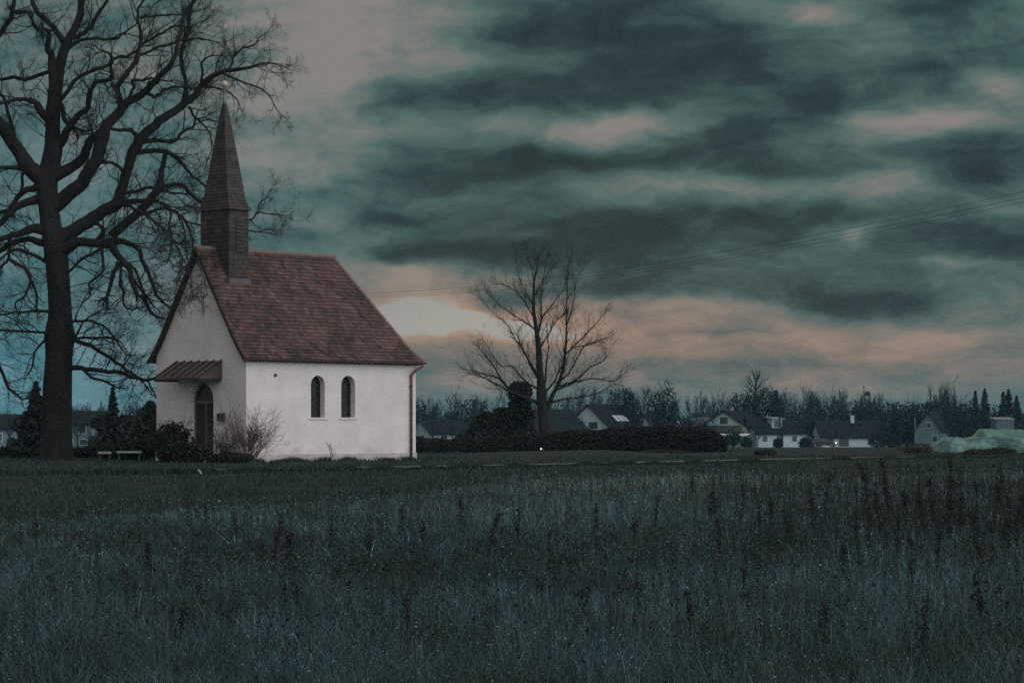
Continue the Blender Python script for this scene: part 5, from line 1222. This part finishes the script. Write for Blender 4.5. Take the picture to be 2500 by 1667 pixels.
k = MB(); k.box(-.80, .80, -.9, .9, -.1, 2.72)
for s in np.linspace(-.76, .76, 13): k.box(s - .028, s + .028, -.93, -.901, 0, 2.7)
k.build('wall', material('blue_grey_sheeting', (.10, .17, .21), (.15, .23, .27), 1.2, .6), sh); k = MB(); k.hexa([(-.9, -1.0, 2.721), (.9, -1.0, 2.721), (.9, 1.0, 2.721), (-.9, 1.0, 2.721), (-.9, -1.0, 2.76), (.9, -1.0, 2.76), (.9, 1.0, 2.95), (-.9, 1.0, 2.95)]); k.build('roof', M['roof_grey'], sh)
k = MB(); k.box(-.42, .42, -.955, -.931, 0, 2.0); k.build('door', M['wall_blue'], sh)
M['bramble'] = material('bramble', (.030, .034, .024), (.060, .058, .038), 2.0, .95, attr=True)
# rough bushes on the bank
for i, (px, D, w, h, lab) in enumerate(((2238, 138, 1.0, .42, 'dark brown bramble clump beside the pale green heap'), (1868, 112, .55, .22, 'small russet bramble clump right of the hedge end beyond the track'), (2440, 118, .8, .3, 'dark bramble clump before the pale green heap'), (1620, 118, 1.3, .22, 'low olive bramble bank below the hedge'), (2380, 108, .7, .22, 'low dark bramble clump at the foot of the pale green heap'))):
    evergreen_bush('bramble', lab, on_ground(px, D), (w, .6, h * .75), 1500, .045, rng, M['bramble'], cat='bramble')

# ------------------------------------------------------------------ overhead wires
M['wire'] = material('wire_black', (.02, .02, .02), None, 1, .6)
def pole(label, p, h):
    root = tag(empty('utility_pole', p), label, 'pole'); k = MB(); k.lathe((0, 0, 0), [(.16, -.2), (.10, h)], 10); k.build('pole', M['wood'], root)
    k = MB(); k.box(-.7, .7, -.05, .05, h - .45, h - .33); k.build('crossarm', M['wood'], root)
    for s in (-.6, .0, .6): k = MB(); k.lathe((s, 0, h - .329), [(.04, 0), (.06, .06), (.03, .14)], 8); k.build('insulator', M['frame'], root)
wa = at(2500, 487, 84); wb = at(930, 735, 155)
dirw = (wb - wa); A0 = wa - dirw * .25; B0 = wb + dirw * .14
for lab, dx, dz in (('upper overhead wire crossing the sky behind the lone tree', -.35, .16), ('middle overhead wire crossing the sky behind the lone tree', 0, .0), ('lower overhead wire crossing the sky behind the lone tree', .35, -.10)):
    k = MB(); n = 60; pts = []
    for i in range(n + 1):
        f = i / n; q = A0.lerp(B0, f); pts.append((q.x + dx * .6, q.y + dx * .3, q.z + dz - 1.25 * 4 * f * (1 - f) + .8))
    k.tube(pts, .0062, 5); tag(k.build('power_line', M['wire']), lab, 'wire', 'overhead wires')
pole('wooden utility pole carrying the wires behind the chapel roof', (B0.x, B0.y, gzf(B0.x, B0.y)), B0.z + .9 - gzf(B0.x, B0.y))
pole('wooden utility pole carrying the wires beside the meadow', (A0.x, A0.y, gzf(A0.x, A0.y)), A0.z + .9 - gzf(A0.x, A0.y))

# ------------------------------------------------------------------ the rough meadow
def meadow_mat(name):
    m = bpy.data.materials.new(name); m.use_nodes = True
    t = NT(m.node_tree); b = m.node_tree.nodes['Principled BSDF']; b.inputs['Roughness'].default_value = .8; b.inputs['Specular IOR Level'].default_value = .15
    a = t.n('ShaderNodeAttribute', attribute_name='tone'); t.L.new(a.outputs['Color'], b.inputs['Base Color'])
    return m
M['grass'] = meadow_mat('meadow_grass')
rng = np.random.default_rng(77)
def edge_of_field(x, y):
    """how far the point lies inside the tall meadow: its far edge runs slantwise from the old tree to the right"""
    return np.interp(x, [-20, -12, -6.7, -4.9, -2.7, .5, 4.9, 13.6, 25], [26, 28, 31.5, 35, 45, 55, 58, 64, 76]) + 1.5 * np.sin(x * .55) + 1.0 * np.sin(x * 1.3 + 1) - y
def patch(x, y):
    return .5 + .25 * np.sin(x * .55 + 1.3 * np.sin(y * .23)) + .25 * np.sin(y * .41 + 1.7 * np.sin(x * .31 + 2))
def mottle(x, y):
    """plants of different kinds and dryness stand in small clumps"""
    a = np.sin(x * 6.1 + 2.2 * np.sin(y * 2.3)) * np.sin(y * 3.7 + 1.9 * np.sin(x * 4.1 + 1)); b = np.sin(x * 2.3 + 1.5 * np.sin(y * 1.1 + 2)) * np.sin(y * 1.6 + 2.1 * np.sin(x * 1.3))
    k = 1 + .34 * a + .26 * b
    return np.stack([k * (1 + .10 * a - .12 * b), k, k * (1 + .10 * b)], 1)
def scatter(n, d0, d1, wide=.27):
    D = d0 * (d1 / d0) ** rng.uniform(0, 1, n); x = rng.uniform(-wide, wide, n) * D + rng.uniform(-2.4, 2.4, n) * np.clip(2 - D / 30, 0, 1)
    return x, D
PAL = np.array([[.050, .092, .094], [.080, .145, .150], [.120, .190, .200], [.060, .082, .070], [.090, .100, .086], [.030, .052, .052], [.10, .16, .19], [.19, .27, .285]])
PAL = PAL * np.array([.92, 1.03, 1.04])
PW = np.array([.24, .22, .10, .12, .08, .15, .07, .02])
def blades(x, y, h, w, lean, tone):
    n = len(x); z = gz(x, y); a = rng.uniform(0, 2 * np.pi, n); ca_, sa_ = np.cos(a), np.sin(a)
    b = rng.uniform(0, 2 * np.pi, n); l = lean * h
    P = np.zeros((n, 5, 3))
    wx, wy = ca_ * w / 2, sa_ * w / 2
    for k, (f, ww) in enumerate(((0, 1), (0, -1), (.55, .8), (.55, -.8), (1, 0))):
        P[:, k, 0] = x + wx * ww + np.cos(b) * l * f * f; P[:, k, 1] = y + wy * ww + np.sin(b) * l * f * f
        P[:, k, 2] = z - .02 + h * (f - .25 * lean * f * f)
    i = np.arange(n)[:, None] * 5
    T = np.concatenate([i + [0, 1, 3], i + [0, 3, 2], i + [2, 3, 4]], 1).reshape(-1, 3)
    return P.reshape(-1, 3), T, np.repeat(tone, 3, axis=0)
def tones(n, k=1.0):
    t = PAL[rng.choice(len(PAL), n, p=PW)] * rng.uniform(.7, 1.3, n)[:, None] * np.asarray(k).reshape(-1, 1)
    return t
# tall grass
x, y = scatter(430000, 9.5, 80)
ok = (edge_of_field(x, y) > rng.uniform(-3.5, 3.5, len(x))); x, y = x[ok], y[ok]
pt = patch(x, y)
h = rng.uniform(.10, .34, len(x)) * (.6 + .8 * pt) * np.clip(edge_of_field(x, y) / 9 + .35, .3, 1); w = .0042 * (y / 13) ** .85 * rng.uniform(.7, 1.5, len(x))
A = blades(x, y, h, w, rng.uniform(.1, .9, len(x)), (lambda k: tones(len(x), .62 + .6 * pt) * (1 + k[:, None] * np.array([1.0, .55, .38])))(np.exp(-((x - 2) / 14) ** 2 - ((y - 56) / 20) ** 2)) * mottle(x, y) * .90)
# tussocks: arching blades from one root
tx_, ty_ = scatter(2600, 9.8, 70); ok = edge_of_field(tx_, ty_) > 1; tx_, ty_ = tx_[ok], ty_[ok]
m_ = rng.integers(18, 42, len(tx_)); xx = np.repeat(tx_, m_) + rng.normal(0, .045, m_.sum()); yy = np.repeat(ty_, m_) + rng.normal(0, .045, m_.sum())
th = np.repeat(rng.uniform(.6, 1.25, len(tx_)), m_); tt = np.repeat(tones(len(tx_), .88), m_, axis=0) * rng.uniform(.7, 1.35, (m_.sum(), 1)) * mottle(xx, yy)
B = blades(xx, yy, rng.uniform(.12, .30, len(xx)) * th, .0052 * (yy / 13) ** .8 * rng.uniform(.7, 1.4, len(xx)), rng.uniform(.4, 1.1, len(xx)), tt)
A = (np.concatenate([A[0], B[0]]), np.concatenate([A[1], B[1] + len(A[0])]), np.concatenate([A[2], B[2]]))
tag(np_obj('meadow_grass', A[0], A[1], M['grass'], tone=A[2]), 'rough dead winter grass covering the whole meadow in front of the chapel', 'grass', kind='stuff')
# short turf round the chapel and beyond the track
x, y = scatter(250000, 24, 240, .30)
lx = (x - OX) * ca + (y - OY) * sa; ly = -(x - OX) * sa + (y - OY) * ca
inside = (lx > -.1) & (lx < CL + .1) & (ly > -.1) & (ly < CW + .1)
ok = (edge_of_field(x, y) < rng.uniform(-2, 5, len(x))) & ~inside; x, y = x[ok], y[ok]
tuft = np.clip(np.sin(x * 1.9 + 2 * np.sin(y * .7)) * np.sin(y * 1.3 + 1.5 * np.sin(x * .8)), 0, 1)
h = rng.uniform(.03, .10, len(x)) * (1 + 1.8 * tuft); w = .006 * (y / 50) ** .8 * rng.uniform(.8, 1.6, len(x)) * 2.2
A = blades(x, y, h, w, rng.uniform(.1, .7, len(x)), tones(len(x), .5) * np.array([.95, 1.0, .85]))
# rank tufts leaning over the track: it shows only in short stretches
TX = np.array([g2(-400, 62), g2(300, 66), g2(620, 68.5), g2(950, 72.0), g2(1350, 77), g2(1950, 89), g2(2500, 100), g2(2900, 108)])
qx = rng.uniform(-18, 27, 46000); qy = np.interp(qx, TX[:, 0], TX[:, 1]) - rng.uniform(.1, .9, len(qx))
gapn = np.sin(qx * 2.3 + 1.7 * np.sin(qx * .9)) + .7 * np.sin(qx * 5.1 + 2) + np.interp(qx, [-9, -4, 1, 26], [1.2, .7, -.45, -.4])
ok = gapn + rng.normal(0, .25, len(qx)) > .05; qx, qy = qx[ok], qy[ok]
wl_ = rng.uniform(-.2, CL + .6, 5200); wo_ = -rng.uniform(.05, .42, 5200); keep_ = np.sin(wl_ * 4.1 + 1.5 * np.sin(wl_ * 1.7)) + rng.normal(0, .5, 5200) > -.1; wl_, wo_ = wl_[keep_], wo_[keep_]
C2 = blades(OX + wl_ * ca - wo_ * sa, OY + wl_ * sa + wo_ * ca, rng.uniform(.06, .24, len(wl_)) * (.7 + .5 * np.sin(wl_ * 2.3) ** 2), rng.uniform(.012, .022, len(wl_)), rng.uniform(.2, .8, len(wl_)), tones(len(wl_), .5) * np.array([1.0, .95, .8]))
A = (np.concatenate([A[0], C2[0]]), np.concatenate([A[1], C2[1] + len(A[0])]), np.concatenate([A[2], C2[2]]))
C = blades(qx, qy, rng.uniform(.10, .26, len(qx)), rng.uniform(.012, .022, len(qx)), rng.uniform(.2, .8, len(qx)), tones(len(qx), .55) * np.array([1.0, .95, .75]))
A = (np.concatenate([A[0], C[0]]), np.concatenate([A[1], C[1] + len(A[0])]), np.concatenate([A[2], C[2]]))
tag(np_obj('turf', A[0], A[1], M['grass'], tone=A[2]), 'short dark turf around the chapel and along the track', 'grass', kind='stuff')
# broad weed leaves and seed heads among the grass: small tilted faces
x, y = scatter(190000, 10, 75); ok = (edge_of_field(x, y) > rng.uniform(-1, 2.5, len(x))); x, y = x[ok], y[ok]
clump = np.clip(np.sin(x * 2.1 + 1.7 * np.sin(y * 1.1)) * np.sin(y * 1.7 + 1.9 * np.sin(x * 1.3)), -.3, 1); ok = rng.uniform(-.45, 1, len(x)) < clump; x, y, clump = x[ok], y[ok], clump[ok]
zz_ = gz(x, y) + rng.uniform(.03, .36, len(x)) * (.7 + .5 * patch(x, y))
V, Q = leaves(np.stack([x, y, zz_], 1), .0068 * (y / 13) ** .8, rng, .3)
T_ = tones(len(x), 1.0 + .55 * np.clip(clump, 0, 1) * patch(x, y)) * mottle(x, y)
tag(np_obj('meadow_weeds', V, Q, M['grass'], tone=T_), 'small withered weed leaves scattered through the meadow grass', 'weeds', kind='stuff')
# thin dead stalks, too many to count
lines = []
sx, sy = scatter(3000, 11, 62); qy = rng.uniform(18, 50, 1700); qx = qy * rng.uniform(.085, .25, 1700) + rng.normal(0, .3, 1700); sx, sy = np.concatenate([sx, qx]), np.concatenate([sy, qy]); ok = edge_of_field(sx, sy) > 1.5; sx, sy = sx[ok], sy[ok]
hd = []
for X_, Y_ in zip(sx, sy):
    hh = rng.uniform(.30, .62) * (.75 + .5 * patch(X_, Y_)); d = rng.normal(0, .10, 2); b = np.array([X_, Y_, gzf(X_, Y_)])
    lines.append((np.array([b, b + (d[0] * hh * .4, d[1] * hh * .4, hh * .5), b + (d[0] * hh, d[1] * hh, hh)]), np.array([.0022, .0018, .001]) * max(1, (Y_ / 16) ** .8)))
    m_ = rng.integers(2, 7); f = rng.uniform(.6, 1.02, m_)[:, None]; hd.append(b + np.concatenate([d * hh, [hh]]) * f + rng.normal(0, .016, (m_, 3)))
V, Q = tubes_np(lines, 3); V2, Q2 = leaves(np.concatenate(hd), .012, rng)
Vs = np.concatenate([V, V2]); Qs = np.concatenate([Q, Q2 + len(V)])
tag(np_obj('dry_stalks', Vs, Qs, M['grass'], tone=np.array([.030, .034, .034]) * rng.uniform(.6, 1.6, (len(Qs), 1))), 'thin dry stalks standing all over the meadow', 'stalks', kind='stuff')
# the tall dark weeds that stand out one by one
M['weed'] = material('dark_dead_weed', (.016, .017, .016), (.030, .031, .029), 5, .95)
def tall_weed(px, base, top, bushy, wlabel, lean=0.0):
    """a dead mugwort-like weed: stem (a little bent), short upright side stems with clinging seed clusters"""
    D = CZ * F / (base - YH) if base > 1120 else 80; D = min(D, 78)
    p = on_ground(px, D); h = CZ - (top - YH) / F * D
    tw = []; n = 9; pts = [np.zeros(3)]; d = np.array([lean, rng.normal(0, .05), 1.0])
    for k in range(n - 1): d = nrm(d + rng.normal(0, .05, 3)); pts.append(pts[-1] + d * h / (n - 1))
    r0 = .0045 * max(1, D / 20); tw.append((np.array(pts), np.linspace(r0, r0 * .35, n)))
    C_ = []
    for k in range(int(10 + 16 * bushy)):
        t = rng.uniform(.28, 1) * (n - 1.01); i = int(t); q = pts[i] + (pts[i + 1] - pts[i]) * (t - i); ln = h * rng.uniform(.06, .20) * (1.1 - t / n) * (.6 + bushy)
        a = rng.uniform(0, 6.28); dd = nrm(np.array([math.cos(a) * .42, math.sin(a) * .42, 1])); e = q + dd * ln
        tw.append((np.array([q, q + dd * ln * .5 + rng.normal(0, .01, 3), e]), np.array([.5, .4, .25]) * r0)); m_ = int(7 + 11 * bushy); f = rng.uniform(.2, 1.1, m_)[:, None]
        C_.append(q + dd * ln * f + rng.normal(0, .016 * max(1, D / 22), (m_, 3)))
    V, Q = tubes_np(tw, 4); V2, Q2 = leaves(np.concatenate(C_), .0090 * max(1, D / 22), rng)
    o = np_obj('dead_weed', np.concatenate([V, V2]), np.concatenate([Q, Q2 + len(V)]), M['weed']); o.location = p
    return tag(o, wlabel, 'weed', 'tall dead weeds in the meadow')
WL = {0: 'thin dead weed stalk standing dark above the meadow grass', 1: 'bushy dark dead weed with clustered seed heads standing in the meadow', 2: 'leaning bushy dark dead weed standing in the right part of the meadow'}
for (px, base, top, bu, kind, le) in (
    (2128, 1320, 1128, 1.0, 2, -.18), (2172, 1300, 1128, 1.0, 1, 0), (2292, 1330, 1140, 1.0, 2, -.08), (2330, 1310, 1125, 1.1, 1, .03), (2375, 1400, 1180, .7, 1, .05), (2212, 1300, 1205, .9, 1, 0),
    (1860, 1330, 1190, .5, 1, .0), (1886, 1330, 1212, .5, 1, .02), (1764, 1420, 1195, .8, 1, -.04), (1740, 1300, 1200, .5, 1, 0), (2015, 1290, 1150, .4, 0, 0), (2090, 1360, 1190, .4, 0, 0), (2120, 1400, 1220, .5, 1, .02), (2240, 1520, 1280, .35, 0, -.12),
    (2430, 1330, 1130, .6, 1, 0), (2460, 1440, 1180, .6, 1, .05), (2490, 1330, 1150, .7, 1, -.05), (1935, 1360, 1240, .6, 1, 0), (1690, 1250, 1150, .3, 0, 0), (1600, 1330, 1200, .4, 0, .02), (1540, 1420, 1240, .4, 0, 0), (1455, 1360, 1230, .4, 0, .04),
    (670, 1420, 1270, .9, 1, .06), (735, 1560, 1300, .6, 1, 0), (695, 1550, 1320, .35, 0, .02), (458, 1300, 1210, .3, 0, .0), (503, 1300, 1225, .3, 0, 0), (576, 1330, 1245, .3, 0, .05), (644, 1400, 1295, .5, 1, .05), (808, 1370, 1245, .25, 0, .02), (366, 1440, 1330, .8, 1, .05), (322, 1340, 1300, .6, 1, 0),
    (455, 1430, 1340, .3, 0, 0), (430, 1640, 1490, .3, 0, 0), (505, 1540, 1420, .3, 0, 0), (130, 1500, 1400, .4, 0, 0), (200, 1300, 1240, .2, 0, 0), (90, 1340, 1265, .3, 0, 0), (900, 1400, 1260, .4, 0, 0), (985, 1340, 1230, .3, 0, 0), (1040, 1420, 1270, .4, 0, 0), (1130, 1310, 1210, .4, 0, 0), (1190, 1400, 1250, .8, 1, 0), (1260, 1350, 1230, .3, 0, 0), (1345, 1460, 1300, .3, 0, 0), (850, 1550, 1420, .3, 0, 0), (1000, 1600, 1450, .35, 0, 0), (1420, 1600, 1430, .3, 0, 0), (1700, 1620, 1440, .3, 0, -.1), (2000, 1640, 1480, .3, 0, .05), (2260, 1660, 1440, .35, 0, -.1), (2400, 1600, 1400, .5, 1, 0), (1820, 1560, 1390, .5, 1, 0), (1560, 1540, 1390, .3, 0, 0), (2060, 1480, 1330, .5, 1, 0), (2150, 1360, 1170, .9, 1, .04), (2195, 1400, 1190, .8, 1, -.03), (2260, 1380, 1180, .9, 1, .02), (2315, 1390, 1190, 1.0, 1, -.05), (2350, 1350, 1150, .9, 1, .0), (2410, 1370, 1170, .8, 1, .03), (2445, 1400, 1200, .8, 1, 0), (2480, 1420, 1210, .9, 1, 0), (1990, 1330, 1200, .6, 1, 0), (1800, 1310, 1190, .5, 1, 0), (2285, 1470, 1260, .7, 1, 0), (2390, 1500, 1290, .7, 1, -.04)):
    tall_weed(px, base, top, bu, WL[kind], le)
# small pale stake in the mown strip before the tree
p = on_ground(494, 52.0); sk = tag(empty('garden_stake', p, 0), 'small leaning stake with a pale top at the edge of the tall grass', 'stake'); k = MB(); k.tube([(0, 0, -.05), (-.02, 0, .28)], [.018, .016], 8); k.build('stick', M['iron'], sk); k = MB(); k.tube([(-.02, 0, .28), (-.06, 0, .34), (-.10, 0, .37)], [.022, .025, .015], 8); k.build('pale_cap', M['rail'], sk)

# ------------------------------------------------------------------ evening haze
HAZE = .00016
hm = bpy.data.materials.new('haze_air'); hm.use_nodes = True
hm.node_tree.nodes.clear(); t = NT(hm.node_tree)
pv = t.n('ShaderNodeVolumePrincipled'); pv.inputs['Density'].default_value = HAZE; pv.inputs['Color'].default_value = (.30, .72, .92, 1); pv.inputs['Anisotropy'].default_value = 0
om = t.n('ShaderNodeOutputMaterial'); t.L.new(pv.outputs[0], om.inputs['Volume'])
k = MB(); k.box(-9500, 9500, -400, 11000, -4.2, 24)
tag(k.build('haze', hm), kind='stuff')
